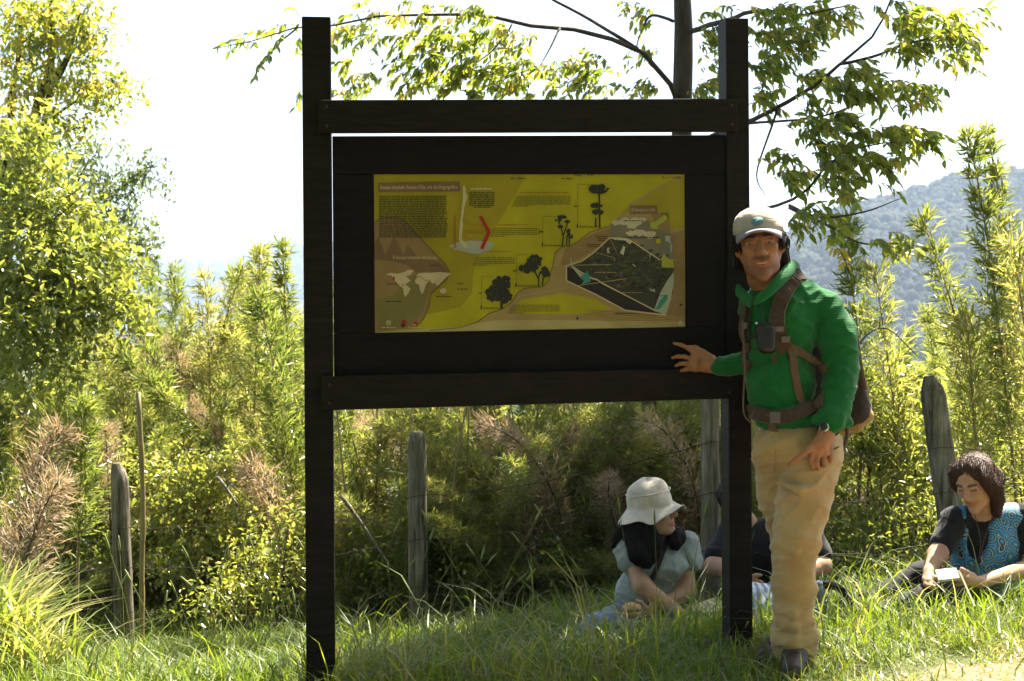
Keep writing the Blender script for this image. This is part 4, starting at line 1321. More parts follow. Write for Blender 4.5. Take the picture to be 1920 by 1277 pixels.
# unseen canopy added to shade bank and trail: leaf sprays in gapped layers
def canopy(boxes, seed):
    rg = np.random.default_rng(seed)
    out = []
    for (x0, x1, y0, y1, z0, z1, n) in boxes:
        q_ = np.stack([rg.uniform(x0, x1, n), rg.uniform(y0, y1, n), rg.uniform(z0, z1, n) + CZ], -1)
        keep = np.array([noise.noise(Vector((v[0] * 1.5, v[1] * 1.5, v[2] * .8 + seed))) > -.36 for v in q_])
        out.append(q_[keep])
    q_ = np.concatenate(out)
    q_ = np.repeat(q_, 6, 0) + rg.normal(0, .09, (len(q_) * 6, 3))
    n = len(q_)
    l = .12 * rg.uniform(.6, 1.3, n)
    Vv, Fq, kk = leaf_arrays(q_, rdir(n, rg) + np.array([0, 0, -.35]), rdir(n, rg) * .6 + np.array([0, 0, 1.0]), l, l * .46, .12, 'diamond', .1)
    o = pobj('crown', npmesh('crown', Vv, Fq, M['leaf_tree'], fattr=np.repeat(np.clip(rg.normal(.5, .2, n), 0, 1), kk)), t4)
    return o
canopy([(1.9, 3.2, 8.9, 10.4, 3.3, 4.0, 900), (2.1, 2.8, 8.3, 8.95, 3.4, 4.0, 300), (1.3, 1.9, 7.2, 8.9, 3.3, 4.0, 700), (1.9, 2.8, 7.0, 7.9, 3.4, 4.0, 500), (-2.4, 1.4, 3.6, 5.6, 3.6, 4.4, 1700)], 5)

# ------------------------------------------------------------------ grass


def blades(pos, L, W, lean, seed, seg=3, stiff=1.0):
    """arching grass blades: (N*(2*seg+1)) vertices"""
    rg = np.random.default_rng(seed)
    n = len(pos)
    az = rg.uniform(0, 6.28, n)
    h = np.stack([np.cos(az), np.sin(az), np.zeros(n)], -1)
    s = np.stack([-np.sin(az), np.cos(az), np.zeros(n)], -1)
    tw_ = rg.uniform(-1, 1, (n, 1))
    s = unit(s + h * tw_)
    rows = []
    for k in range(seg + 1):
        t = k / seg
        c = pos + (h * (lean * L * t ** 2)[:, None]) + np.array([0, 0, 1.0]) * (L * (t - 0.42 * np.minimum(lean, 1.3) * t ** 2.4))[:, None]
        if k < seg:
            wv = (W * (1 - 0.55 * t) / 2)[:, None]
            rows += [c - s * wv, c + s * wv]
        else:
            rows.append(c)
    V = np.stack(rows, 1)
    m = V.shape[1]
    b = np.arange(n)[:, None] * m
    quads = np.concatenate([b + np.array([[2 * k, 2 * k + 1, 2 * k + 3, 2 * k + 2]]) for k in range(seg - 1)], 1).reshape(-1, 4)
    tri = (b + np.array([[2 * seg - 2, 2 * seg - 1, 2 * seg]])).reshape(-1, 3)
    return V.reshape(-1, 3), [quads, tri], n, seg


def grass(name, label, n, area, hgt, W, mat, seed, lean=(.2, 1.0), keep=None, lvm=.5):
    """area: (px0, px1, D0, D1)"""
    rg = np.random.default_rng(seed)
    D = np.sqrt(rg.uniform(area[2] ** 2, area[3] ** 2, n))
    px = rg.uniform(area[0], area[1], n)
    x = (px - 960) / F * D
    if keep is not None:
        kp = keep(x, D, px, rg)
        x, D, px = x[kp], D[kp], px[kp]
    n = len(x)
    pos = np.stack([x, D, gz_np(x, D) - .01], -1)
    patch = np.array([noise.noise(Vector((a * 1.6, b * 1.6, 3))) for a, b in zip(x, D)])
    L = hgt * np.exp(rg.normal(0, .32, n)) * (1 + .6 * patch)
    V, Fs, n, seg = blades(pos, L, W * rg.uniform(.6, 1.4, n), rg.uniform(*lean, n), seed + 1)
    lvn = np.clip(rg.normal(lvm, .2, n) + .25 * patch, 0, 1)
    o = pobj(name, npmesh(name, V, Fs, M[mat], fattr=np.concatenate([np.repeat(lvn, seg - 1), lvn])))
    return tag(o, label, 'grass', kind='stuff')


off_path = lambda x, D, px, rg: ~in_path(x, D + .06 * rg.normal(size=len(x))) | (rg.random(len(x)) < .16)
grass('grass', 'short green meadow grass over the whole bank', 62000, (-150, 2070, 4.3, 9.2), .095, .0055, 'grass', 201, (.2, 1.2), off_path)
grass('grass', 'longer grass blades standing among the short grass', 7000, (-100, 2020, 4.5, 8.4), .15, .007, 'grass', 205, (.3, 1.3), lambda x, D, px, rg: off_path(x, D, px, rg) & (rg.random(len(x)) < np.where(px > 1560, .8, .6)), .55)
grass('grass', 'tall arching grass around the feet of the sign and people', 600, (560, 1900, 5.0, 7.0), .26, .008, 'grass', 209, (.4, 1.3), lambda x, D, px, rg: ~in_path(x, D) & (rg.random(len(x)) < .8), .6)
grass('grass', 'weedy sunlit grass at the lower left', 3600, (150, 620, 4.9, 7.6), .125, .008, 'grass', 213, (.3, 1.3), None, .65)
grass('dry_grass', 'straw-coloured dry grass along the edge of the trail', 3200, (1450, 2000, 4.4, 5.5), .07, .004, 'grass_long', 217, (.8, 1.8), lambda x, D, px, rg: rg.random(len(x)) < .95, .72)
grass('grass', 'upright lush blades in front of the seated people', 900, (1060, 1960, 5.5, 6.15), .17, .008, 'grass', 221, (.2, .9), None, .62)
grass('grass', 'long arching blades round the base of the left sign post', 420, (560, 1180, 4.95, 5.7), .22, .008, 'grass', 225, (.4, 1.2), None, .66)
# long leaf tussock, lower left
def tussock(label, spots, n, L, W, seed, lvm):
    rg = np.random.default_rng(seed)
    sp_ = rg.integers(0, len(spots), n)
    g_ = np.array([list(onground(*s)) for s in spots])
    pos = g_[sp_] + np.concatenate([rg.normal(0, .09, (n, 2)), np.zeros((n, 1))], 1)
    V, Fs, n, seg = blades(pos, L * rg.uniform(.5, 1.2, n), W * rg.uniform(.6, 1.3, n), rg.uniform(.35, 1.0, n), seed, 5)
    lvn = np.clip(rg.normal(lvm, .22, n), 0, 1)
    o = pobj('grass_tussock', npmesh('grass_tussock', V, Fs, M['grass_long'], fattr=np.concatenate([np.repeat(lvn, seg - 1), lvn])))
    tag(o, label, 'grass tussock', 'long-bladed grass tussocks')


tussock('big tussock of long arching pale blades at the lower left corner', [(-150, 6.2), (-80, 6.0), (-20, 5.9), (-90, 6.5)], 1100, .60, .017, 301, .72)
tussock('smaller tussock of long blades just right of the big corner one', [(60, 5.6), (30, 5.8)], 300, .34, .013, 302, .68)
tussock('tussock of long pale blades behind the lower left corner tussock', [(-90, 7.2), (-30, 7.3)], 520, .66, .015, 303, .65)
# loose dead sticks
for (pts_, r_, lab_) in ((((1058, 1160, 7.0), (1074, 1130, 7.05), (1093, 1098, 7.1)), .008, 'short pale dead stick leaning in the grass left of the woman in the sun hat'),
                         (((408, 895, 8.2), (424, 915, 8.15), (446, 948, 8.1)), .012, 'broken pale stick poking out of the bush left of the sign'),
                         (((1600, 660, 7.6), (1632, 622, 7.7), (1668, 618, 7.8), (1720, 668, 7.9)), .006, 'thin bare brown twig arching out beside the backpack'),
                         (((640, 930, 8.0), (680, 985, 7.95), (735, 1065, 7.9)), .014, 'thick fallen dead branch in the shade beside the middle fence post')):
    mb = MB(); cs = spline([P(*p_) for p_ in pts_], 9)
    mb.tube(cs, [r_ * (1 - .06 * k) for k in range(9)], 6)
    e_ = cs[4] + (cs[5] - cs[4]).cross(Vector((0, 1, 0))).normalized() * .05 + Vector((0, 0, .02))
    mb.tube([cs[4], e_], [r_ * .5, r_ * .2], 5)
    tag(mb.build('stick', M['old_wood'] if r_ > .007 else M['twig']), lab_, 'stick', 'loose dead sticks')
# flowering grass stems
fl = MB()
for k in range(46):
    px = RN.choice([RN.uniform(640, 1010), RN.uniform(560, 1340), RN.uniform(150, 560)]); D = RN.uniform(5.2, 6.6)
    b_ = onground(px, D)
    h = RN.uniform(.28, .62); dx = RN.uniform(-.22, .22)
    cs = spline([b_, b_ + Vector((dx * .3, 0, h * .55)), b_ + Vector((dx, RN.uniform(-.05, .05), h))], 8)
    fl.tube(cs, .0013, 4, cap=False)
    d = (cs[-1] - cs[-2]).normalized()
    fl.tube([cs[-1] + d * (z * .011) for z in range(7)], [.001, .004, .005, .0048, .004, .003, .001], 5)
tag(fl.build("grass_stems", M["grass_stem"]), 'thin flowering grass stems with narrow seed heads', 'grass', kind='stuff')

# ------------------------------------------------------------------ figures: smooth unions turned into one skin


class SDF:
    def __init__(s, k=0.02):
        s.pr = []; s.k = k

    def cone(s, a, b, ra, rb, k=None, op=1):
        s.pr.append(('c', np.array(a, float), np.array(b, float), ra, rb, s.k if k is None else k, op)); return s

    def chain(s, pts, rs, k=None):
        for i in range(len(pts) - 1):
            s.cone(pts[i], pts[i + 1], rs[i], rs[i + 1], k)
        return s

    def ell(s, c, r, B=None, k=None, op=1):
        s.pr.append(('e', np.array(c, float), np.array(r, float), np.array(B, float) if B is not None else np.eye(3), None, s.k if k is None else k, op)); return s

    def grow(s, d, skip=()):
        o = SDF(s.k)
        for q in s.pr:
            if q[0] == 'c': o.pr.append(('c', q[1], q[2], q[3] + d, q[4] + d, q[5], q[6]))
            else: o.pr.append(('e', q[1], q[2] + d, q[3], None, q[5], q[6]))
        return o

    def mesh(s, h):
        lo, hi = np.full(3, 1e9), np.full(3, -1e9)
        for q in s.pr:
            if q[6] < 0: continue
            if q[0] == 'c':
                m = max(q[3], q[4])
                lo = np.minimum(lo, np.minimum(q[1], q[2]) - m); hi = np.maximum(hi, np.maximum(q[1], q[2]) + m)
            else:
                m = q[2].max(); lo = np.minimum(lo, q[1] - m); hi = np.maximum(hi, q[1] + m)
        lo -= 3 * h + .01; hi += 3 * h + .01
        dim = np.ceil((hi - lo) / h).astype(int) + 1
        f = np.full(dim, 1.0, np.float32)
        for q in s.pr:
            k = q[5]
            if q[0] == 'c':
                m = max(q[3], q[4]) + 2 * k + 3 * h
                a, b = np.minimum(q[1], q[2]) - m, np.maximum(q[1], q[2]) + m
            else:
                m = q[2].max() + 2 * k + 3 * h; a, b = q[1] - m, q[1] + m
            i0 = np.clip(((a - lo) / h).astype(int), 0, dim); i1 = np.clip(((b - lo) / h).astype(int) + 2, 0, dim)
            if (i1 <= i0).any(): continue
            ax = [lo[d] + h * np.arange(i0[d], i1[d]) for d in range(3)]
            X, Y, Z = np.meshgrid(*ax, indexing='ij')
            p = np.stack([X, Y, Z], -1)
            if q[0] == 'c':
                ba = q[2] - q[1]; L2 = max(ba @ ba, 1e-9)
                t = np.clip(((p - q[1]) @ ba) / L2, 0, 1)
                dist = np.linalg.norm(p - q[1] - t[..., None] * ba, axis=-1) - (q[3] + (q[4] - q[3]) * t)
            else:
                l = (p - q[1]) @ q[3].T
                k0 = np.linalg.norm(l / q[2], axis=-1); k1 = np.linalg.norm(l / q[2] ** 2, axis=-1)
                dist = k0 * (k0 - 1) / np.maximum(k1, 1e-6)
            sl_ = tuple(slice(i0[d], i1[d]) for d in range(3))
            g = f[sl_]
            kk = max(k, 1e-4)
            if q[6] > 0:
                hh = np.maximum(kk - np.abs(g - dist), 0) / kk
                f[sl_] = np.minimum(g, dist) - hh * hh * kk * .25
            else:
                hh = np.maximum(kk - np.abs(g + dist), 0) / kk
                f[sl_] = np.maximum(g, -dist) + hh * hh * kk * .25
        return nets(f, lo, h)


def nets(f, lo, h):
    s = f < 0
    n = np.array(f.shape) - 1
    cnt = np.zeros(n, np.int8)
    off = [(i, j, k) for i in (0, 1) for j in (0, 1) for k in (0, 1)]
    for o in off:
        cnt += s[o[0]:o[0] + n[0], o[1]:o[1] + n[1], o[2]:o[2] + n[2]]
    mixed = (cnt > 0) & (cnt < 8)
    idx = np.full(n, -1, np.int32)
    C = np.argwhere(mixed)
    idx[mixed] = np.arange(len(C))
    vals = np.stack([f[C[:, 0] + o[0], C[:, 1] + o[1], C[:, 2] + o[2]] for o in off], 1)
    acc = np.zeros((len(C), 3)); num = np.zeros(len(C))
    for a in range(8):
        for b in range(a + 1, 8):
            d = np.array(off[b]) - np.array(off[a])
            if np.abs(d).sum() != 1: continue
            va, vb = vals[:, a], vals[:, b]
            m = (va < 0) != (vb < 0)
            t = np.where(m, va / np.where(m, va - vb, 1), 0)
            acc += np.where(m[:, None], np.array(off[a]) + t[:, None] * d, 0); num += m
    V = lo + h * (C + acc / num[:, None])
    Q = []
    for ax in range(3):
        o1, o2 = [d for d in range(3) if d != ax]
        sl_a = [slice(1, -1)] * 3; sl_a[ax] = slice(0, -1)
        sl_b = list(sl_a); sl_b[ax] = slice(1, None)
        A, B = s[tuple(sl_a)], s[tuple(sl_b)]
        E = np.argwhere(A != B)
        ins = A[A != B]
        g = E.copy()
        g[:, o1] += 1; g[:, o2] += 1
        def cell(da, db):
            c = g.copy(); c[:, o1] -= da; c[:, o2] -= db
            return idx[c[:, 0], c[:, 1], c[:, 2]]
        q = np.stack([cell(1, 1), cell(0, 1), cell(0, 0), cell(1, 0)], 1)
        flip = ins if ax != 1 else ~ins
        q[~flip] = q[~flip][:, ::-1]
        Q.append(q)
    return V, np.concatenate(Q)


def sdf_obj(name, S, h, mat, parent, folds=None, color=None, smooth_it=1):
    V, Fq = S.mesh(h)
    Fq = Fq[(Fq >= 0).all(1)]
    for _ in range(smooth_it):
        acc = np.zeros_like(V); num = np.zeros(len(V))
        for a, b in ((0, 1), (1, 2), (2, 3), (3, 0)):
            np.add.at(acc, Fq[:, a], V[Fq[:, b]]); np.add.at(num, Fq[:, a], 1)
            np.add.at(acc, Fq[:, b], V[Fq[:, a]]); np.add.at(num, Fq[:, b], 1)
        V = V * .5 + .5 * acc / np.maximum(num, 1)[:, None]
    if folds is not None:
        e1 = V[Fq[:, 2]] - V[Fq[:, 0]]; e2 = V[Fq[:, 3]] - V[Fq[:, 1]]
        fn = np.cross(e1, e2)
        vn = np.zeros_like(V)
        for a in range(4): np.add.at(vn, Fq[:, a], fn)
        V = V + unit(vn) * folds(V)[:, None]
    me = npmesh(name, V, Fq, mat, smooth=True)
    if color is not None:
        a = me.attributes.new('tint', 'FLOAT_COLOR', 'POINT')
        c = color(V)
        a.data.foreach_set('color', np.concatenate([c, np.ones((len(c), 1))], 1).astype(np.float32).ravel())
    return pobj(name, me, parent)


def vnoise(V, sc, seed=0):
    sc = np.array(sc) if not np.isscalar(sc) else np.array([sc] * 3)
    return np.array([noise.noise(Vector(v)) for v in (V * sc + seed)])


def fold_fn(amp, parts, rot=0.5):
    """parts: (scale xyz, weight): ridged cloth folds, slanted and warped so that they wander"""
    ca, sa = math.cos(rot), math.sin(rot)
    def fn(V):
        W_ = V + .025 * np.stack([vnoise(V, 6, 5.5), vnoise(V, 6, 9.1), vnoise(V, 6, 2.7)], -1)
        r = np.zeros(len(V))
        for k, (sc, wt) in enumerate(parts):
            s_ = sa if k % 2 == 0 else -sa
            Q = np.stack([W_[:, 0] * ca - W_[:, 2] * s_, W_[:, 1], W_[:, 0] * s_ + W_[:, 2] * ca], -1)
            q = np.abs(vnoise(Q, sc, k * 17.3))
            r += wt * (1.6 * np.clip(1 - 2.6 * q, 0, 1) ** 1.5 - .45)
        return amp * r
    return fn


def strands(name, hair_o, mat, n, length, seed, lift=.004, r=.0026, flow=(0, 0, -1), wig=.35):
    """fine locks that follow the surface of a hair mass"""
    rg = np.random.default_rng(seed)
    me = hair_o.data
    bvh = BVHTree.FromPolygons([v.co for v in me.vertices], [tuple(p.vertices) for p in me.polygons])
    fl = rg.integers(0, len(me.polygons), n)
    mb = MB()
    fv = Vector(flow)
    for i in fl:
        p = me.polygons[int(i)].center.copy(); nn = me.polygons[int(i)].normal.copy()
        pts = []
        L_ = length * rg.uniform(.5, 1.3); dv = Vector(rg.normal(0, wig, 3))
        for k in range(6):
            pts.append(p + nn * lift * (1 if k < 5 else 1.8))
            d = fv + dv - nn * (fv + dv).dot(nn)
            if d.length < .05: break
            q_ = bvh.find_nearest(p + d.normalized() * L_ / 5)
            p, nn = q_[0], q_[1]
        if len(pts) > 2:
            mb.tube(pts, [r * (.5 + .5 * (k > 0)) * (1 - .14 * k) for k in range(len(pts))], 4)
    mb.v = [tuple(hair_o.matrix_basis @ (hair_o.matrix_parent_inverse.inverted() @ Vector(v)) if False else v) for v in mb.v]
    o = mb.build(name, mat, hair_o)
    o['kind'] = 'stuff'
    return o


def mat_skin(name, base):
    m, nt, b = newmat(name)
    at = N(nt, 'ShaderNodeAttribute', attribute_name='tint')
    tc = N(nt, 'ShaderNodeTexCoord')
    n = N(nt, 'ShaderNodeTexNoise', Scale=30, Detail=5)
    nt.links.new(tc.outputs['Object'], n.inputs['Vector'])
    r = ramp(nt, [(0.3, [c * .86 for c in base]), (0.7, [c * 1.1 for c in base])])
    nt.links.new(n.outputs['Fac'], r.inputs[0])
    mx = N(nt, 'ShaderNodeMix', data_type='RGBA', blend_type='MULTIPLY')
    mx.inputs[0].default_value = 1
    nt.links.new(r.outputs[0], mx.inputs[6]); nt.links.new(at.outputs['Color'], mx.inputs[7])
    nt.links.new(mx.outputs[2], b.inputs['Base Color'])
    b.inputs['Roughness'].default_value = .52
    b.inputs['Specular IOR Level'].default_value = .35
    b.inputs['Subsurface Weight'].default_value = .12
    b.inputs['Subsurface Radius'].default_value = (.012, .005, .003)
    b.inputs['Subsurface Scale'].default_value = .5
    bp = N(nt, 'ShaderNodeBump', Strength=.15, Distance=.002)
    n2 = N(nt, 'ShaderNodeTexNoise', Scale=300, Detail=2)
    nt.links.new(tc.outputs['Object'], n2.inputs['Vector'])
    nt.links.new(n2.outputs['Fac'], bp.inputs['Height']); nt.links.new(bp.outputs[0], b.inputs['Normal'])
    return m


def mat_cloth(name, c1, c2, scale=30, weave=None, rough=.9, sheen=.15):
    m = mat_noise(name, c1, c2, scale, rough, 0.25, bscale=220, spec=.15, bdist=.002)
    nt = m.node_tree; b = nt.nodes['Principled BSDF']
    b.inputs['Sheen Weight'].default_value = sheen
    if not weave:
        tc = N(nt, 'ShaderNodeTexCoord')
        n1 = N(nt, 'ShaderNodeTexNoise', Scale=11, Detail=4, Roughness=.55, Distortion=.5)
        mp = N(nt, 'ShaderNodeMapping'); mp.inputs['Scale'].default_value = (1, 1, 1.8); mp.inputs['Rotation'].default_value = (0, .5, 0)
        nt.links.new(tc.outputs['Object'], mp.inputs['Vector']); nt.links.new(mp.outputs[0], n1.inputs['Vector'])
        bp = N(nt, 'ShaderNodeBump', Strength=.7, Distance=.012)
        nt.links.new(n1.outputs['Fac'], bp.inputs['Height'])
        nt.links.new(bp.outputs[0], b.inputs['Normal'])
    if weave:
        tc = N(nt, 'ShaderNodeTexCoord')
        wv = N(nt, 'ShaderNodeTexWave', Scale=weave, Distortion=.6, Detail=1)
        wv.bands_direction = 'Z'
        nt.links.new(tc.outputs['Object'], wv.inputs['Vector'])
        bp = N(nt, 'ShaderNodeBump', Strength=.28, Distance=.003)
        nt.links.new(wv.outputs['Fac'], bp.inputs['Height'])
        nt.links.new(bp.outputs[0], b.inputs['Normal'])
    return m


M['skin_man'] = mat_skin('tanned_skin', (.30, .135, .058))
M['skin_w'] = mat_skin('light_tan_skin', (.42, .235, .14))
M['fleece'] = mat_cloth('green_ribbed_fleece', (.004, .085, .018), (.009, .135, .030), 25, weave=55)
M['khaki'] = mat_cloth('khaki_trouser_cloth', (.32, .22, .10), (.41, .295, .14), 9)
M['hair_dark'] = mat_noise('black_brown_hair', (.004, .003, .0025), (.013, .009, .007), 60, .55, .6, stretch=(1, 1, .12), bscale=140, spec=.22, bdist=.006)
M['hair_brown'] = mat_noise('reddish_brown_hair', (.028, .013, .008), (.085, .038, .020), 50, .5, .6, stretch=(1, 1, .15), bscale=140, spec=.3, bdist=.006)
M['cap'] = mat_cloth('cream_cap_cloth', (.33, .29, .24), (.39, .35, .29), 20)
M['cap_brim'] = mat_cloth('grey_blue_brim_cloth', (.17, .17, .22), (.23, .22, .27), 20)
M['hat'] = mat_cloth('cream_linen', (.46, .41, .34), (.56, .51, .43), 40)
M['strap'] = mat_cloth('brown_webbing', (.045, .03, .02), (.075, .052, .034), 60)
M['strap_tan'] = mat_cloth('tan_webbing', (.085, .055, .03), (.125, .085, .05), 60)
M['pack_dark'] = mat_cloth('dark_brown_pack_cloth', (.018, .014, .012), (.04, .03, .025), 20)
M['pack_tan'] = mat_cloth('mustard_pack_cloth', (.26, .17, .06), (.36, .25, .10), 20)
M['black_cloth'] = mat_cloth('black_cotton', (.008, .008, .009), (.016, .016, .018), 30)
M['tee_sage'] = mat_cloth('sage_grey_cotton', (.22, .25, .225), (.29, .32, .295), 25)
M['jeans'] = mat_cloth('pale_blue_denim', (.12, .16, .24), (.20, .25, .34), 30)
M['boot'] = mat_noise('brown_boot_leather', (.016, .010, .007), (.045, .027, .018), 25, .6, .4, spec=.35, bdist=.003)
M['sole'] = mat_plain('black_rubber', (.012, .012, .012), .8)
M['eye_white'] = mat_plain('eye_white', (.38, .34, .30), .25, .5)
M['iris'] = mat_plain('dark_iris', (.02, .01, .006), .15, .6)
M['teeth'] = mat_plain('teeth', (.40, .36, .30), .45)
M['metal'] = mat_plain('steel', (.55, .55, .56), .3, .5, 1.0)
M['plastic'] = mat_plain('black_plastic', (.012, .012, .013), .4, .4)
M['buckle'] = mat_plain('grey_buckle_plastic', (.10, .09, .08), .45, .4)
M['paper'] = mat_cloth('paper', (.62, .60, .55), (.72, .70, .64), 30)
M['sandwich'] = mat_noise('bread_crust', (.40, .20, .07), (.60, .36, .15), 40, .7, .5)


def basis(fwd, up):
    f = Vector(fwd).normalized(); u = Vector(up); u = (u - f * u.dot(f)).normalized(); r = f.cross(u)
    return r, f, u                         # r: the figure's right hand side


class Head:
    """adult head; local x = figure's right, y = forward, z = up, origin between the ears at eye height"""
    def __init__(s, c, fwd, up, sc=1.0):
        s.c = Vector(c); s.r, s.f, s.u = basis(fwd, up); s.sc = sc
        s.B = np.array([list(s.r), list(s.f), list(s.u)])

    def p(s, x, y, z):
        return s.c + (s.r * x + s.f * y + s.u * z) * s.sc

    def add(s, S, female=False):
        k = s.sc
        E = lambda c, r, kk=.012, op=1: S.ell(s.p(*c), np.array(r) * k, s.B, kk, op)
        Cn = lambda a, b, ra, rb, kk=.012, op=1: S.cone(s.p(*a), s.p(*b), ra * k, rb * k, kk, op)
        E((0, -.012, .035), (.076, .094, .082)); E((0, .022, -.035), (.057 if not female else .058, .072, .085), .02)
        w_ = .036 if not female else .035
        for q in (-1, 1):
            Cn((q * .058, -.002, -.045), (q * w_, .03, -.085), .014, .014, .02)
            Cn((q * w_, .03, -.085), (0, .068, -.108), .02, .02, .02)
            E((q * .040, .066, -.018), (.021, .018, .018), .018)
            Cn((q * .012, .086, .021), (q * .046, .068, .024), .009, .009, .012)
            E((q * .0125, .097, -.034), (.0095, .011, .009), .006)
            E((q * .077, -.008, -.01), (.011, .02, .033), .006)
            E((q * .032, .098, .002), (.016, .018, .0088), .008, -1)
            Cn((q * .019, .0835, .0068), (q * .044, .0765, .0060), .0068, .0062, .004)
            Cn((q * .020, .0825, -.0082), (q * .043, .0765, -.0072), .0050, .0045, .004)
        E((0, .071, -.106), (.021, .018, .017), .012)
        Cn((0, .088, .012), (0, .108, -.028), .0085, .0125, .01); E((0, .108, -.03), (.0115, .0115, .010), .006)
        for q in (-1, 1):
            Cn((q * .027, .0775, -.0605), (q * .006, .0905, -.0625), .0034, .0056, .004); Cn((q * .025, .078, -.0640), (q * .005, .0885, -.0755), .0034, .0064, .004)
        E((0, .101, -.0685), (.021, .012, .0026), .003, -1)

    def eyes(s, parent, gaze=(0, 1, 0), shut=False):
        for q in (-1, 1):
            e = s.p(q * .032, .0735, .0015)
            mb = MB()
            sphere(mb, e, .0108 * s.sc)
            o = mb.build('eye', M['eye_white'], parent)
            g = (s.r * gaze[0] + s.f * gaze[1] + s.u * gaze[2]).normalized()
            m2 = MB()
            sphere(m2, e + g * .0052 * s.sc, .0066 * s.sc)
            m2.build('iris', M['iris'], o)

    def local(s, V):
        return ((V - np.array(s.c)) @ s.B.T) / s.sc

    def tint(s, V, stubble=0.0, brow=.85, lip=(.92, .66, .62), lash=0.0):
        """true colour of lips, brows and beard shadow"""
        l = s.local(V)
        x, y, z = l[:, 0], l[:, 1], l[:, 2]
        c = np.ones((len(V), 3))
        front = np.clip((y - .05) / .02, 0, 1)
        g = lambda d, w_: np.exp(-(d / w_) ** 2)
        lipm = front * np.clip(1.4 - np.sqrt((x / .026) ** 2 + ((z + .0695 - 9 * x * x) / .0115) ** 2), 0, .6) / .6
        c *= 1 - lipm[:, None] * (1 - np.array(lip))
        if brow:
            ax = np.abs(x)
            bm = front * g(z - (.0245 - .12 * np.maximum(ax - .036, 0) + .06 * np.minimum(ax - .03, 0)), .0062) * np.clip((ax - .010) / .006, 0, 1) * np.clip((.056 - ax) / .008, 0, 1)
            c *= 1 - np.clip(bm * 1.3, 0, 1)[:, None] * brow
        if lash:
            lm = front * np.clip(g(z + .001 + 6 * np.minimum((np.abs(x) - .032) ** 2, .001), .0035) * 1.3, 0, 1) * np.clip((np.abs(x) - .016) / .004, 0, 1) * np.clip((.048 - np.abs(x)) / .004, 0, 1)
            c *= 1 - lm[:, None] * lash
        if stubble:
            mo = front * g(z + .049, .0085) * np.clip((.036 - np.abs(x)) / .01, 0, 1) * .8
            be = np.clip((-.05 - z) / .03, 0, 1) * np.clip((y + .01) / .03, 0, 1) * (z > -.15) * (1 - lipm) * .42
            c *= 1 - np.clip(mo + be, 0, .85)[:, None] * stubble
        return c


def sphere(mb, c, r, n=10, mi=0, sc=(1, 1, 1)):
    vs, fs = [], []
    for i in range(n + 1):
        a = math.pi * i / n
        for j in range(n):
            b = 2 * math.pi * j / n
            vs.append(Vector(c) + Vector((math.sin(a) * math.cos(b) * sc[0], math.sin(a) * math.sin(b) * sc[1], math.cos(a) * sc[2])) * r)
    for i in range(n):
        for j in range(n):
            fs.append((i * n + j, (i + 1) * n + j, (i + 1) * n + (j + 1) % n, i * n + (j + 1) % n))
    mb.add(vs, fs, mi)


def hand(S, wrist, knuck, tips_mid, thumb, r=.0085, k=.006):
    """palm from the wrist to four knuckles; each finger bends through its own mid points"""
    wv = np.array(wrist)
    for i, kn in enumerate(knuck):
        S.cone(wv, kn, .021 if i in (1, 2) else .018, r * 1.25, .012)
    for i in range(3):
        S.cone(knuck[i], knuck[i + 1], r * 1.25, r * 1.2, .008)
    for kn, ch_ in zip(knuck, tips_mid):
        S.chain([kn] + list(ch_), [r * 1.15] + [r * (1.02 - .12 * j) for j in range(len(ch_))], k)
    S.chain(thumb, [.014] + [r * (1.3 - .15 * j) for j in range(len(thumb) - 1)], k)


def lathe_cap(H, rows, n=36, thick=.004, mid=None):
    """surface of revolution-like shell in head coordinates: rows of (z, rx, ry, y offset)"""
    mb = MB()
    vs = []
    for (z, rx, ry, yo) in rows:
        for j in range(n):
            a = 2 * math.pi * j / n
            seam = 1 - .012 * max(0, math.cos(a * 3)) ** 14
            vs.append(H.p(rx * math.sin(a) * seam, yo + ry * math.cos(a) * seam, z))
    fs = [(i * n + j, i * n + (j + 1) % n, (i + 1) * n + (j + 1) % n, (i + 1) * n + j) for i in range(len(rows) - 1) for j in range(n)]
    mb.add(vs, fs)
    return mb


def solid(o, t, off=0):
    md = o.modifiers.new('thickness', 'SOLIDIFY')
    md.thickness = t; md.offset = off
    return o


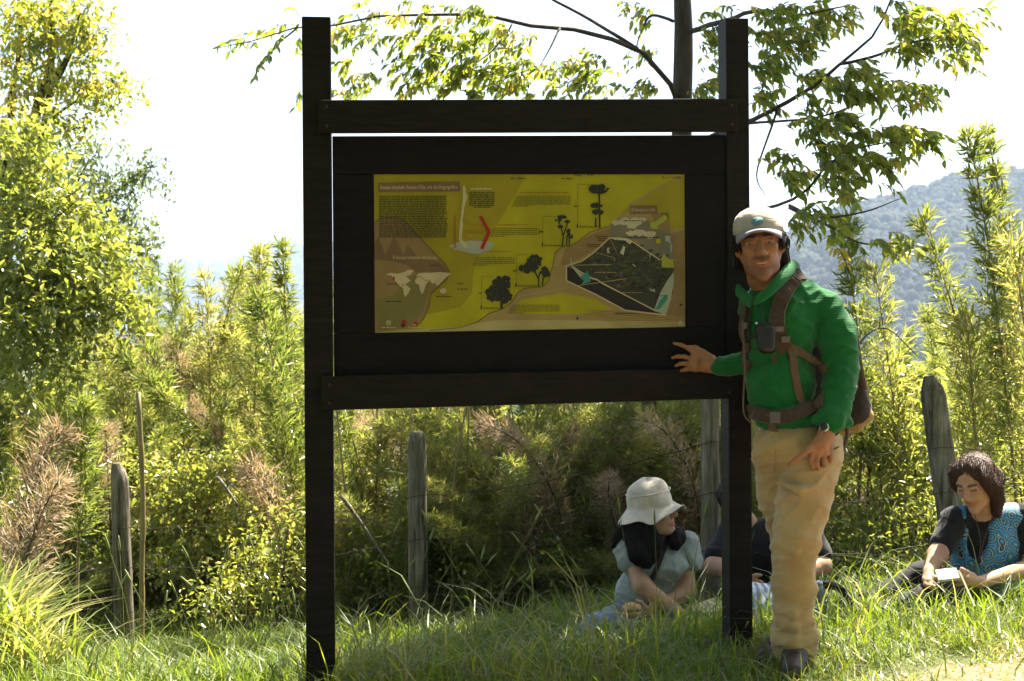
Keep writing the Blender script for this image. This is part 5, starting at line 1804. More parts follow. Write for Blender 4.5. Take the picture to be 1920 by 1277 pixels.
def ribbon(name, mat, parent, pix, width, target, lift=.006, thick=.004, n=24, D=None, world=None):
    """webbing laid on a garment along a path of photo pixels (or world points)"""
    bvh = BVHTree.FromObject(target, bpy.context.evaluated_depsgraph_get()) if not isinstance(target, BVHTree) else target
    ip = target.matrix_world.inverted() if not isinstance(target, BVHTree) else Matrix()
    mw = target.matrix_world if not isinstance(target, BVHTree) else Matrix()
    cps, nrm = [], []
    path = spline([Vector((x, y, 0)) for x, y in pix], n) if world is None else spline(world, n)
    for q_ in path:
        if world is None:
            d = (P(q_.x, q_.y, 1) - CAM_O).normalized()
            hit = bvh.ray_cast(ip @ CAM_O, d)
            if hit[0] is None:
                hit = bvh.find_nearest(ip @ P(q_.x, q_.y, D or 5.0))
        else:
            hit = bvh.find_nearest(ip @ q_)
        cps.append(mw @ hit[0]); nrm.append(hit[1].normalized())
    # even out
    for _ in range(2):
        cps = [cps[0]] + [(cps[i - 1] + cps[i] * 2 + cps[i + 1]) / 4 for i in range(1, n - 1)] + [cps[-1]]
        nrm = [nrm[0]] + [((nrm[i - 1] + nrm[i] * 2 + nrm[i + 1])).normalized() for i in range(1, n - 1)] + [nrm[-1]]
    mb = MB()
    vs = []
    for i in range(n):
        t = (cps[min(i + 1, n - 1)] - cps[max(i - 1, 0)]).normalized()
        s_ = t.cross(nrm[i]).normalized() * width / 2
        c = cps[i] + nrm[i] * lift
        w2 = nrm[i] * thick
        vs += [c - s_, c + s_, c + s_ * .92 + w2, c - s_ * .92 + w2]
    fs = []
    for i in range(n - 1):
        for j in range(4):
            fs.append((i * 4 + j, i * 4 + (j + 1) % 4, i * 4 + 4 + (j + 1) % 4, i * 4 + 4 + j))
    fs += [(3, 2, 1, 0), tuple((n - 1) * 4 + j for j in range(4))]
    mb.add(vs, fs)
    return mb.build(name, mat, parent, smooth=False), cps, nrm


SH = 0.0048

# ================================================================== the man in green
man = empty('person', onground(1490, 4.98), 'man in green fleece and white cap leaning towards the sign, one hand on it', 'person')
J = {k: P(*v) for k, v in dict(
    neck=(1432, 520, 5.02), chest=(1475, 605, 5.05), belly=(1478, 715, 5.06), hem=(1492, 782, 5.05), pelvis=(1496, 838, 5.05),
    shR=(1418, 575, 5.10), elR=(1432, 678, 5.14), wrR=(1352, 688, 5.18), shL=(1545, 584, 5.03), elL=(1573, 690, 5.03), wrL=(1553, 800, 4.92),
    hipR=(1458, 858, 5.08), knR=(1476, 1012, 5.12), anR=(1484, 1180, 5.22), hipL=(1522, 862, 5.02), knL=(1492, 1015, 4.95), anL=(1490, 1192, 4.98)).items()}
HM = Head(P(1424, 456, 4.98), (-.16, -.95, -.06), (-.10, 0, 1), 1.03)
S = SDF(.03)
HM.add(S)
S.cone(HM.p(0, -.018, -.06), J['neck'], .056, .060, .02)
S.ell(P(1464, 605, 5.05), (.112, .085, .145)); S.ell(P(1460, 712, 5.06), (.10, .085, .15)); S.ell(J['pelvis'], (.13, .088, .10))
S.cone(J['shR'], J['shL'], .05, .055)
for q_ in 'RL':
    S.chain([J['sh' + q_], J['el' + q_], J['wr' + q_]], [.046, .036, .025])
    S.chain([J['hip' + q_], J['kn' + q_], J['an' + q_]], [.07, .05, .04])
# hand resting against the sign
hd = lambda *a: [P(*x) for x in a]
hand(S, J['wrR'], hd((1304, 664, 5.23), (1297, 673, 5.235), (1297, 683, 5.235), (1303, 692, 5.23)),
     [hd((1290, 653, 5.245), (1278, 647, 5.25), (1264, 644, 5.255)), hd((1284, 669, 5.25), (1272, 668, 5.255), (1261, 671, 5.26)), hd((1285, 682, 5.25), (1276, 682, 5.255), (1267, 686, 5.26)), hd((1293, 692, 5.245), (1285, 693, 5.25), (1277, 695, 5.255))],
     hd((1335, 672, 5.2), (1318, 660, 5.215), (1304, 652, 5.235), (1294, 651, 5.245)), .0082)
S.cone(J['wrR'], P(1325, 683, 5.205), .026, .027, .015)
# hand hanging in front of the thigh
hand(S, P(1551, 810, 4.91), hd((1523, 846, 4.885), (1534, 850, 4.89), (1545, 850, 4.90), (1556, 846, 4.915)),
     [hd((1520, 862, 4.885), (1524, 876, 4.89)), hd((1530, 868, 4.885), (1535, 879, 4.895)), hd((1544, 864, 4.90), (1545, 874, 4.91)), hd((1557, 858, 4.915), (1556, 867, 4.925))],
     hd((1535, 826, 4.89), (1511, 846, 4.87), (1494, 861, 4.865), (1480, 871, 4.865)), .0088)
S.cone(P(1551, 806, 4.915), P(1538, 832, 4.89), .027, .024, .015)
body = sdf_obj('body', S, .0038, M['skin_man'], man, color=lambda V: HM.tint(V, .9))
HM.eyes(man, (.03, 1, -.10))
mb = MB()
mb.tube([HM.p(-.017, .0885, -.0662), HM.p(-.008, .0925, -.0680), HM.p(0, .094, -.0686), HM.p(.008, .0925, -.0680), HM.p(.017, .0885, -.0662)], [.0014, .0028, .0031, .0028, .0014], 8)
mb.build('teeth', M['teeth'], man)
mb = MB()
nr = HM.p(-.016, .106, -.036)
mb.tube([nr + (HM.r * math.cos(a) + HM.u * math.sin(a)) * .0055 for a in np.linspace(0, 6.0, 14)], .0009, 6)
mb.build('nose_ring', M['metal'], man)

# fleece
S = SDF(.035)
S.ell(P(1466, 605, 5.05), (.140, .110, .165)).ell(P(1462, 712, 5.06), (.128, .108, .15)).ell(P(1486, 782, 5.05), (.146, .115, .062))
S.cone(J['shR'], J['shL'], .060, .060).ell(P(1452, 548, 5.04), (.078, .066, .045)).cone(P(1478, 528, 5.05), P(1535, 572, 5.04), .048, .052)
S.chain([J['shR'], J['elR'], J['wrR']], [.060, .050, .036], .014)
S.chain([J['shL'], P(1568, 630, 5.02), P(1577, 690, 5.01), P(1568, 760, 4.95), P(1558, 790, 4.92)], [.068, .070, .064, .054, .047], .012)
S.chain([P(1532, 788, 4.925), P(1588, 792, 4.94)], [.020, .022], .016)
S.cone(HM.p(0, -.018, -.085), P(1428, 505, 4.96), .058, .056, .01, -1)
S.cone(P(1428, 505, 4.95), P(1413, 552, 4.90), .050, .012, .008, -1)
fl_ = fold_fn(.0075, [((6, 6, 13), .6), ((12, 12, 22), .5), ((5, 5, 5), .3)])
jacket = sdf_obj('fleece_jacket', S, .006, M['fleece'], man, folds=fl_)
# stand collar: two flaps open at the throat
def strip(name, mat, parent, rows, thick=.006):
    mb = MB(); n = len(rows[0])
    mb.add([p for r in rows for p in r], [(i * n + j, i * n + j + 1, (i + 1) * n + j + 1, (i + 1) * n + j) for i in range(len(rows) - 1) for j in range(n - 1)])
    o = mb.build(name, mat, parent)
    solid(o, thick)
    o.modifiers.new('smooth', 'SUBSURF').levels = 1
    o.modifiers['smooth'].render_levels = 1
    return o
strip('collar', M['fleece'], man, [
    spline(hd((1411, 574, 4.915), (1438, 562, 4.91), (1465, 539, 4.93), (1490, 514, 4.985), (1502, 500, 5.06)), 14),
    spline(hd((1414, 564, 4.905), (1440, 548, 4.90), (1464, 524, 4.92), (1484, 503, 4.98), (1496, 492, 5.06)), 14),
    spline(hd((1416, 556, 4.91), (1436, 538, 4.91), (1456, 514, 4.93), (1474, 494, 4.99), (1486, 484, 5.06)), 14)])
strip('collar', M['fleece'], man, [
    spline(hd((1378, 552, 5.0), (1392, 568, 4.95), (1408, 580, 4.915)), 10),
    spline(hd((1379, 535, 5.02), (1394, 552, 4.96), (1410, 562, 4.915)), 10),
    spline(hd((1384, 530, 5.03), (1399, 545, 4.97), (1411, 555, 4.925)), 10)])
# zip
ribbon('zip', M['pack_dark'], man, [(1411, 572), (1408, 600), (1407, 640)], .010, jacket, .003, .003, 12)

# trousers
S = SDF(.014)
S.ell(J['pelvis'], (.162, .122, .105))
S.chain([J['hipR'], P(1462, 930, 5.10), J['knR'], P(1480, 1100, 5.17), P(1484, 1190, 5.22)], [.090, .074, .060, .050, .048])
S.chain([J['hipL'], P(1506, 940, 4.98), J['knL'], P(1489, 1100, 4.96), P(1488, 1192, 4.97), P(1489, 1212, 4.97)], [.106, .092, .080, .072, .071, .074])
S.chain([P(1458, 1196, 4.945), P(1486, 1202, 4.905), P(1520, 1194, 4.935)], [.024, .030, .026], .010)
S.chain([P(1460, 1166, 4.93), P(1490, 1176, 4.895), P(1520, 1164, 4.93)], [.016, .020, .016], .010)
S.chain([P(1462, 1140, 4.925), P(1486, 1150, 4.895), P(1514, 1136, 4.92)], [.010, .013, .010], .010)
S.chain([P(1456, 1020, 4.90), P(1490, 1034, 4.87), P(1524, 1012, 4.90)], [.008, .011, .008], .012)
S.chain([P(1460, 905, 4.93), P(1500, 918, 4.885), P(1545, 900, 4.93)], [.008, .012, .008], .012)
tf = fold_fn(.0078, [((4, 4, 10), .6), ((8, 8, 20), .6), ((8, 8, 3), .3)])
trous = sdf_obj('trousers', S, .006, M['khaki'], man, folds=tf)
ribbon('pocket_seam', M['strap_tan'], man, [(1535, 880), (1552, 850), (1572, 838)], .006, trous, .001, .002, 12)
ribbon('fly_seam', M['khaki'], man, [(1452, 830), (1450, 860), (1449, 885)], .012, trous, .001, .0025, 10)
# boots
for (an, toe, heel) in ((P(1492, 1205, 4.98), P(1486, 1252, 4.80), P(1496, 1250, 5.02)), (P(1470, 1205, 5.22), P(1436, 1232, 5.08), P(1472, 1232, 5.26))):
    zf = min(toe.z, heel.z)
    S = SDF(.02)
    S.cone(an + Vector((0, 0, .05)), an - Vector((0, 0, .02)), .05, .05)
    S.chain([Vector((heel.x, heel.y, zf + .035)), heel.lerp(toe, .5) + Vector((0, 0, .022)), Vector((toe.x, toe.y, zf + .03))], [.042, .044, .040])
    S.cone(an, heel.lerp(toe, .55) + Vector((0, 0, .04)), .046, .038)
    b_ = sdf_obj('boot', S, .006, M['boot'], man)
    mb = MB()
    dv = (toe - heel); dv.z = 0; dv.normalize(); sv = Vector((-dv.y, dv.x, 0))
    out = [(-.05, .034), (-.03, .042), (.04, .040), (.12, .047), (.19, .043), (.225, .024), (.232, 0)]
    L_ = (toe - heel).length / .19
    ring = [heel + dv * a * L_ + sv * c for a, c in out] + [heel + dv * a * L_ - sv * c for a, c in out[-2::-1]]
    lo_ = [Vector((p.x, p.y, zf - .028)) for p in ring]; hi_ = [Vector((p.x, p.y, zf + .006)) for p in ring]
    n = len(ring)
    mb.add(lo_ + hi_, [tuple(range(n)), tuple(range(2 * n - 1, n - 1, -1))] + [(j, n + j, n + (j + 1) % n, (j + 1) % n) for j in range(n)])
    mb.build('sole', M['sole'], b_, smooth=False)
    for k in range(4):
        t = .25 + .14 * k
        c = heel.lerp(toe, t); c.z = zf + .085 - .012 * k
        mb = MB()
        mb.tube([c - sv * .03 - Vector((0, 0, .012)), c + dv * .012 + Vector((0, 0, .012)), c + sv * .03 - Vector((0, 0, .012))], .003, 5)
        mb.build('lace', M['strap'], b_)
# cap
rows = [(.036, .082, .101, -.010), (.052, .082, .101, -.011), (.074, .079, .097, -.012), (.095, .069, .085, -.014), (.110, .052, .064, -.015), (.120, .029, .036, -.016), (.123, .008, .01, -.016)]
cp = solid(lathe_cap(HM, rows).build('cap', M['cap'], man), .004, -1)
mb = MB()
nn = 22
top, bot = [], []
for j in range(nn):
    a = math.pi * (.10 + .80 * j / (nn - 1))
    x = .081 * math.cos(a); y0_ = -.010 + .100 * math.sin(a)
    yy = y0_ + .062 * math.sin(a) ** .7
    dip = -.036 * (x / .08) ** 2
    top.append((HM.p(x, y0_ - .003, .046 + dip * .3), HM.p(x * .99, (y0_ + yy) / 2, .046 + dip * .75), HM.p(x * .97, yy, .040 + dip)))
for j in range(nn): mb.v += [tuple(p) for p in top[j]]
mb.f = [(j * 3 + k, j * 3 + k + 1, j * 3 + k + 4, j * 3 + k + 3) for j in range(nn - 1) for k in range(2)]
mb.m = [0] * len(mb.f)
br = solid(mb.build('brim', M['cap_brim'], cp), .005, 0)
br['label'] = 'grey-blue curved brim'
# round woven emblem on the cap front
def cap_patch(rx, rz, dz, mat, lift, nm, cx=0.0):
    mb = MB(); vs = []
    c3 = None
    for j in range(16):
        a = 2 * math.pi * j / 16
        x, z = cx + rx * math.cos(a), dz + rz * math.sin(a)
        y = -.012 + .0985 * math.sqrt(max(0, 1 - (x / .081) ** 2)) * (1 - max(0, (z - .05) / .075) ** 2 * .30) + lift
        vs.append(HM.p(x, y, z))
    mb.add(vs, [tuple(range(16))])
    return solid(mb.build(nm, mat, cp), .002, 1)
M['patch'] = mat_plain('grey_teal_patch', (.13, .20, .22), .8)
M['patch2'] = mat_plain('teal_thread', (.05, .26, .30), .8)
cap_patch(.021, .016, .074, M['patch'], .007, 'emblem')
mb = MB()
def _cp(x, z): return HM.p(x, -.012 + .0985 * math.sqrt(max(0, 1 - (x / .081) ** 2)) * (1 - max(0, (z - .05) / .075) ** 2 * .30) + .0095, z)
mb.add([_cp(-.014, .078), _cp(-.004, .083), _cp(.004, .076), _cp(.012, .074), _cp(.006, .067), _cp(-.005, .070)], [tuple(range(6))])
solid(mb.build('emblem', M['patch2'], cp), .002, 1)
mb = MB()
sphere(mb, HM.p(0, -.016, .124), .006); mb.build('button', M['cap'], cp)
# hair beside and behind the face
S = SDF(.012)
S.ell(HM.p(0, -.030, .02), np.array((.086, .085, .07)), HM.B)
for q_, ln in ((-1, -.085), (1, -.06)):
    S.chain([HM.p(q_ * .070, .016, .03), HM.p(q_ * .076, -.016, -.005), HM.p(q_ * .076, -.040, ln)], [.014, .018 if q_ > 0 else .022, .014 if q_ > 0 else .018])
S.chain([HM.p(-.075, .03, .02), HM.p(-.079, .025, -.02)], [.010, .006])
S.chain([HM.p(.075, .03, .02), HM.p(.079, .025, -.015)], [.010, .006])
S.chain([HM.p(-.07, -.06, -.06), HM.p(0, -.085, -.07), HM.p(.07, -.06, -.06)], [.024, .03, .024])
S.ell(HM.p(0, .06, .0), np.array((.066, .09, .085)), HM.B, .006, -1)
hair = sdf_obj('hair', S, .005, M['hair_dark'], man, folds=lambda V: .004 * vnoise(V, (90, 90, 25)))
strands('hair_strands', hair, M['hair_dark'], 420, .08, 31, r=.0018, wig=.2)
# watch
wc = P(1545, 801, 4.88)
wdir = (P(1553, 800, 4.92) - J['elL']).normalized()
a1_ = wdir.orthogonal().normalized(); a2_ = wdir.cross(a1_)
wcen = P(1552, 806, 4.915)
mb = MB()
mb.tube([wcen + (a1_ * math.cos(t) + a2_ * math.sin(t)) * .034 for t in np.linspace(0, 6.283, 20)], .008, 6)
wt = mb.build('watch', M['plastic'], man)
fc = wcen + (P(1540, 796, 4.86) - wcen).normalized() * .036
fn_ = (P(1532, 792, 4.80) - wcen).normalized()
for (r_, d_, nm, mt) in ((.017, .006, 'watch_case', 'metal'), (.0135, .0075, 'watch_face', 'plastic')):
    mb = MB(); mb.tube([fc - fn_ * .004, fc + fn_ * d_], r_, 20); mb.build(nm, M[mt], wt)

# ------------------------------------------------------------------ his backpack
pack = empty('backpack', P(1590, 800, 5.25), 'dark brown daypack with tan straps worn on the back of the man in green', 'backpack')
S = SDF(.05)
S.cone(P(1500, 590, 5.22), P(1520, 760, 5.25), .10, .12).cone(P(1570, 600, 5.20), P(1600, 765, 5.22), .045, .065).ell(P(1590, 775, 5.23), (.07, .07, .055))
pk = sdf_obj('pack_body', S, .008, M['pack_dark'], pack, folds=fold_fn(.006, [((9, 9, 9), .7), ((20, 20, 20), .3)]))
S = SDF(.02)
S.chain([P(1612, 745, 5.19), P(1624, 780, 5.2), P(1606, 800, 5.19)], [.016, .024, .018]); S.cone(P(1606, 800, 5.19), P(1575, 806, 5.2), .018, .02)
sdf_obj('pack_pocket', S, .006, M['pack_tan'], pack)
mb = MB(); mb.tube(spline(hd((1590, 590, 5.12), (1604, 630, 5.12), (1612, 680, 5.13), (1622, 730, 5.15)), 16), .010, 6)
mb.build('strap', M['strap_tan'], pack)
mb = MB(); mb.tube(spline(hd((1588, 790, 5.1), (1588, 820, 5.08), (1580, 845, 5.06)), 8), .008, 5); mb.build('strap', M['strap_tan'], pack)
mb = MB(); mb.box(P(1606, 722, 5.14), (Vector((1, 0, 0)), Vector((0, 1, 0)), Vector((0, 0, 1))), (.005, .004, .009)); mb.build('tab', mat_plain('pink_tab', (.45, .03, .12), .6), pack, smooth=False)
ribbon('shoulder_strap', M['strap'], pack, [(1500, 518), (1488, 524), (1476, 540), (1462, 570), (1456, 605), (1462, 640), (1476, 655)], .055, jacket, .006, .012, 30)
ribbon('shoulder_strap', M['strap'], pack, [(1404, 560), (1398, 600), (1396, 640), (1402, 680), (1408, 690)], .038, jacket, .006, .010, 20)
ribbon('side_strap', M['strap_tan'], pack, [(1478, 648), (1500, 660), (1530, 680), (1552, 692)], .028, jacket, .004, .004, 16)
ribbon('load_strap', M['strap_tan'], pack, [(1482, 648), (1488, 690), (1496, 735), (1506, 765)], .030, jacket, .004, .004, 18)
ribbon('hip_belt', M['strap'], pack, [(1408, 770), (1440, 782), (1480, 780), (1515, 768), (1545, 752)], .052, jacket, .005, .010, 24)
ribbon('belt_tail', M['strap_tan'], pack, [(1446, 778), (1452, 800), (1456, 815)], .030, jacket, .012, .004, 8)
ribbon('sternum_strap', M['plastic'], pack, [(1402, 640), (1420, 628), (1445, 622), (1462, 622)], .014, jacket, .012, .003, 12)
mb = MB(); mb.tube(spline(hd((1392, 600, 4.93), (1396, 690, 4.925), (1394, 770, 4.93), (1410, 795, 4.93)), 16), .003, 5); mb.build('cord', M['strap_tan'], pack)
for (bx, by, sx_, sz_) in ((1470, 634, .016, .011), (1458, 612, .016, .010), (1452, 782, .018, .020), (1404, 612, .012, .012)):
    bv = BVHTree.FromObject(jacket, bpy.context.evaluated_depsgraph_get())
    hit = bv.ray_cast(jacket.matrix_world.inverted() @ CAM_O, (P(bx, by, 1) - CAM_O).normalized())
    c = (jacket.matrix_world @ hit[0]) if hit[0] is not None else P(bx, by, 4.92)
    nn_ = hit[1] if hit[0] is not None else Vector((0, -1, 0))
    ax_ = nn_.cross(Vector((0, 0, 1))).normalized()
    mb = MB(); mb.box(c + nn_ * .020, (ax_, nn_, nn_.cross(ax_)), (sx_, .006, sz_)); mb.build('buckle', M['buckle'], pack, smooth=False, bevel=.003)
# pouch clipped on the chest strap
pouch = empty('camera_pouch', P(1438, 640, 4.88), 'small black camera pouch hanging on the chest strap of the man in green', 'pouch')
S = SDF(.012)
pc = P(1437, 632, 4.90)
S.cone(pc + Vector((-.016, .015, .028)), pc + Vector((-.004, .015, -.034)), .022, .024).cone(pc + Vector((.016, .015, .024)), pc + Vector((.014, .015, -.036)), .020, .022)
sdf_obj('pouch_body', S, .005, M['plastic'], pouch)
mb = MB(); mb.tube(spline(hd((1424, 560, 4.925), (1428, 585, 4.905), (1432, 605, 4.9), (1438, 612, 4.895)), 10), .003, 5); mb.build('cord', M['plastic'], pouch)
mb = MB(); mb.box(P(1452, 672, 4.9), (Vector((1, 0, 0)), Vector((0, 1, 0)), Vector((0, 0, 1))), (.007, .004, .018)); mb.build('strap_end', M['strap'], pouch, smooth=False)
mb = MB(); sphere(mb, P(1418, 606, 4.895), .005); mb.build('clip', M['metal'], pouch)
# glinting beaded thread behind the cap
mb = MB()
for k in range(11):
    a_ = P(1484 + k * 2.9, 442 + k * 5.6, 5.25); b_ = P(1484 + (k + .72) * 2.9, 442 + (k + .72) * 5.6, 5.25)
    mb.tube([a_, b_], .0017, 5)
tag(mb.build('hydration_thread', mat_plain('white_thread', (.8, .8, .78), .4), None), 'thin white dashed thread slanting behind the head of the man in green', 'thread')

# ================================================================== seated woman in the sun hat
wo = empty('person', onground(1215, 6.55), 'seated woman in cream sun hat and sage T-shirt looking to the right', 'person')
HW = Head(P(1226, 957, 6.55), (.82, -.50, .12), (-.42, .08, 1), .97)
W = {k: P(*v) for k, v in dict(neck=(1222, 1005, 6.58), chest=(1230, 1055, 6.6), belly=(1214, 1112, 6.62), hip=(1200, 1165, 6.66), shR=(1176, 1024, 6.58), elR=(1204, 1097, 6.46), wrR=(1288, 1160, 6.34), shL=(1285, 1022, 6.6), elL=(1287, 1108, 6.55), wrL=(1216, 1148, 6.40),
    hipR=(1180, 1156, 6.62), knR=(1118, 1182, 6.40), anR=(1072, 1224, 6.30), hipL=(1225, 1172, 6.62), knL=(1330, 1180, 6.42), anL=(1250, 1200, 6.25)).items()}
S = SDF(.03)
HW.add(S, True)
S.cone(HW.p(0, -.018, -.06), W['neck'], .048, .052, .02)
S.ell(W['chest'], (.14, .10, .13)).ell(W['belly'], (.13, .10, .12)).ell(W['hip'], (.15, .13, .09)).cone(W['shR'], W['shL'], .045, .045)
S.chain([W['shR'], W['elR'], W['wrR']], [.046, .040, .024]).chain([W['shL'], W['elL'], W['wrL']], [.046, .040, .024])
for q_ in 'RL': S.chain([W['hip' + q_], W['kn' + q_], W['an' + q_]], [.07, .055, .04])
hand(S, W['wrR'], hd((1302, 1161, 6.30), (1305, 1166, 6.29), (1303, 1171, 6.29), (1299, 1175, 6.29)), [hd((1310, 1166, 6.28), (1313, 1172, 6.28)), hd((1312, 1172, 6.27), (1312, 1179, 6.27)), hd((1309, 1178, 6.27), (1307, 1184, 6.28)), hd((1302, 1182, 6.27), (1298, 1185, 6.28))], hd((1294, 1160, 6.3), (1303, 1155, 6.28), (1310, 1156, 6.27)), .0078)
hand(S, W['wrL'], hd((1203, 1136, 6.36), (1201, 1142, 6.355), (1201, 1149, 6.355), (1203, 1155, 6.36)), [hd((1193, 1133, 6.34), (1186, 1136, 6.33)), hd((1191, 1142, 6.335), (1184, 1145, 6.33)), hd((1191, 1150, 6.335), (1185, 1152, 6.33)), hd((1194, 1157, 6.34), (1189, 1158, 6.335))], hd((1210, 1140, 6.37), (1202, 1130, 6.345), (1194, 1127, 6.335)), .0078)
sdf_obj('body', S, .0042, M['skin_w'], wo, color=lambda V: HW.tint(V, 0))
S = SDF(.03)
S.ell(W['chest'], (.155, .118, .14)).ell(W['belly'], (.155, .128, .125)).ell(P(1205, 1150, 6.64), (.15, .125, .06)).cone(W['shR'], W['shL'], .056, .056).ell(P(1240, 1062, 6.5), (.12, .05, .06))
S.cone(W['shR'], P(1181, 1050, 6.54), .06, .062).cone(W['shL'], P(1292, 1050, 6.58), .06, .062)
S.cone(W['neck'] + Vector((0, -.03, .03)), P(1232, 1040, 6.42), .062, .035, .01, -1)
tee = sdf_obj('t_shirt', S, .007, M['tee_sage'], wo, folds=fold_fn(.008, [((7, 7, 12), .6), ((15, 15, 20), .4)]))
S = SDF(.03)
S.ell(W['hip'], (.16, .14, .095))
for q_ in 'RL': S.chain([W['hip' + q_], W['kn' + q_], W['an' + q_]], [.085, .070, .055])
sdf_obj('jeans', S, .008, M['jeans'], wo, folds=fold_fn(.006, [((10, 10, 10), .6), ((22, 22, 22), .4)]))
for an in ('anR', 'anL'):
    S = SDF(.015); a_ = W[an]; d_ = Vector((-.12, -.06, -.02)) if an == 'anR' else Vector((-.14, -.02, -.02))
    S.cone(a_, a_ + d_, .042, .036); sdf_obj('shoe', S, .008, M['boot'], wo)
# hair over both shoulders
S = SDF(.02)
S.ell(HW.p(0, -.02, .005), np.array((.086, .098, .065)), HW.B)
S.chain([P(1205, 965, 6.56), P(1190, 1000, 6.53), P(1200, 1040, 6.46), P(1212, 1056, 6.44)], [.05, .05, .045, .022])
S.chain([P(1180, 980, 6.6), P(1165, 1005, 6.57), P(1150, 1022, 6.56)], [.04, .03, .010])
S.chain([P(1252, 985, 6.6), P(1268, 1005, 6.53), P(1266, 1018, 6.5)], [.03, .038, .03])
S.chain([P(1215, 990, 6.5), P(1228, 1020, 6.46), P(1225, 1045, 6.45)], [.03, .03, .02])
S.ell(HW.p(.0, .075, -.01), np.array((.06, .085, .085)), HW.B, .008, -1)
hr = sdf_obj('hair', S, .006, M['hair_dark'], wo, folds=lambda V: .005 * vnoise(V, (70, 70, 18)))
strands('hair_strands', hr, M['hair_dark'], 1200, .20, 32, r=.0016, lift=.004, wig=.22)
# floppy hat
mb = MB(); n = 44
rows = [(.010, .098, .112, 0), (.035, .098, .112, 0), (.06, .096, .108, 0), (.085, .090, .100, 0), (.112, .080, .090, 0), (.130, .056, .062, 0), (.136, .024, .028, 0), (.137, .002, .002, 0)]
brim = [(-.052, .158, .172), (-.040, .145, .160), (-.020, .125, .142), (.0, .106, .122)]
vs = []
for (z, rx, ry) in brim:
    for j in range(n):
        a = 2 * math.pi * j / n
        t = (.0 - z) / .052
        wob = 1 + .07 * t * math.sin(3 * a + 1) + .05 * t * math.sin(7 * a)
        lift = .034 * t * max(0, math.cos(a - .1)) + .018 * t * math.sin(4 * a + .5) + .007 * t * math.sin(9 * a)
        vs.append(HW.p(rx * math.sin(a) * wob, -.012 + ry * math.cos(a) * wob, z + lift + .018))
for (z, rx, ry, yo) in rows:
    for j in range(n):
        a = 2 * math.pi * j / n
        dent = 1 + .14 * noise.noise(Vector((math.cos(a) * 1.9, math.sin(a) * 1.9, z * 18)))
        vs.append(HW.p(rx * math.sin(a) * dent, -.012 + ry * math.cos(a) * dent, z + .018 + .006 * math.sin(3 * a + 2) * (z > .05)))
mb.add(vs, [(i * n + j, i * n + (j + 1) % n, (i + 1) * n + (j + 1) % n, (i + 1) * n + j) for i in range(len(brim) + len(rows) - 1) for j in range(n)] + [tuple((len(brim) + len(rows) - 1) * n + j for j in range(n))])
ht = solid(mb.build('sun_hat', M['hat'], wo), .004)
for (zz, kx) in ((.020, 1.03), (.075, .985)):
    sm_ = MB(); sm_.tube([HW.p(.098 * kx * math.sin(a), -.012 + .112 * kx * math.cos(a), zz + .018 * (zz > .03)) for a in np.linspace(0, 6.2832, 33)], .0028, 6)
    sm_.build('seam', M['hat'], ht)
ms = ht.modifiers.new('smooth', 'SUBSURF'); ms.levels = ms.render_levels = 1
mb = MB()
for q_ in (-1, 1):
    mb.tube([HW.p(q_ * .008, .098, .002), HW.p(q_ * .03, .1, .012), HW.p(q_ * .054, .084, .008), HW.p(q_ * .052, .082, -.012), HW.p(q_ * .028, .1, -.016), HW.p(q_ * .008, .1, -.004)], .006, 6)
    mb.box(HW.p(q_ * .031, .095, -.001), (HW.r, HW.f, HW.u), (.022, .004, .014))
    mb.tube([HW.p(q_ * .055, .084, .006), HW.p(q_ * .08, .0, .004)], .003, 5)
mb.build('sunglasses', M['plastic'], wo)
ribbon('bag_strap', M['pack_dark'], wo, [(1252, 1005), (1244, 1035), (1232, 1065), (1216, 1095)], .022, tee, .006, .004, 16)
# what she holds and what lies round her
sw = empty('sandwich', P(1185, 1145, 6.33), 'round sandwich held by the seated woman in the sun hat', 'sandwich')
S = SDF(.012); S.ell(P(1184, 1140, 6.33), (.046, .036, .024)); sdf_obj('bread', S, .005, M['sandwich'], sw, folds=lambda V: .004 * vnoise(V, 60))
S = SDF(.012); S.ell(P(1184, 1151, 6.33), (.044, .036, .020)); sdf_obj('bread', S, .005, M['sandwich'], sw, folds=lambda V: .004 * vnoise(V, 60, 4))
S = SDF(.012); S.ell(P(1176, 1166, 6.34), (.05, .04, .035)); bg_ = sdf_obj('plastic_bag', S, .005, mat_plain('milky_plastic', (.45, .48, .46), .3), None, folds=lambda V: .010 * vnoise(V, 45))
tag(bg_, 'crumpled milky plastic bag under the sandwich', 'bag')
S = SDF(.02); S.ell(P(1245, 1172, 6.36), (.085, .06, .035)).ell(P(1262, 1182, 6.3), (.05, .05, .03))
tag(sdf_obj('cloth', S, .006, mat_cloth('dark_red_cloth', (.16, .012, .012), (.26, .025, .02), 30), None, folds=lambda V: .008 * vnoise(V, 30)), 'dark red cloth on the lap of the woman in the sun hat', 'cloth')
mb = MB()
rws = [spline(hd((1288, 1136, 6.5), (1315, 1128, 6.55), (1350, 1116, 6.6), (1400, 1108, 6.6)), 12), spline(hd((1292, 1143, 6.42), (1318, 1142, 6.44), (1352, 1138, 6.46), (1400, 1130, 6.5)), 12), spline(hd((1300, 1147, 6.38), (1325, 1150, 6.38), (1360, 1146, 6.4), (1400, 1138, 6.42)), 12)]
o_ = strip('mat', mat_cloth('pale_straw', (.45, .40, .24), (.55, .50, .32), 30), None, rws, .012)
tag(o_, 'pale rolled mat lying in the grass behind the right sign post', 'mat')

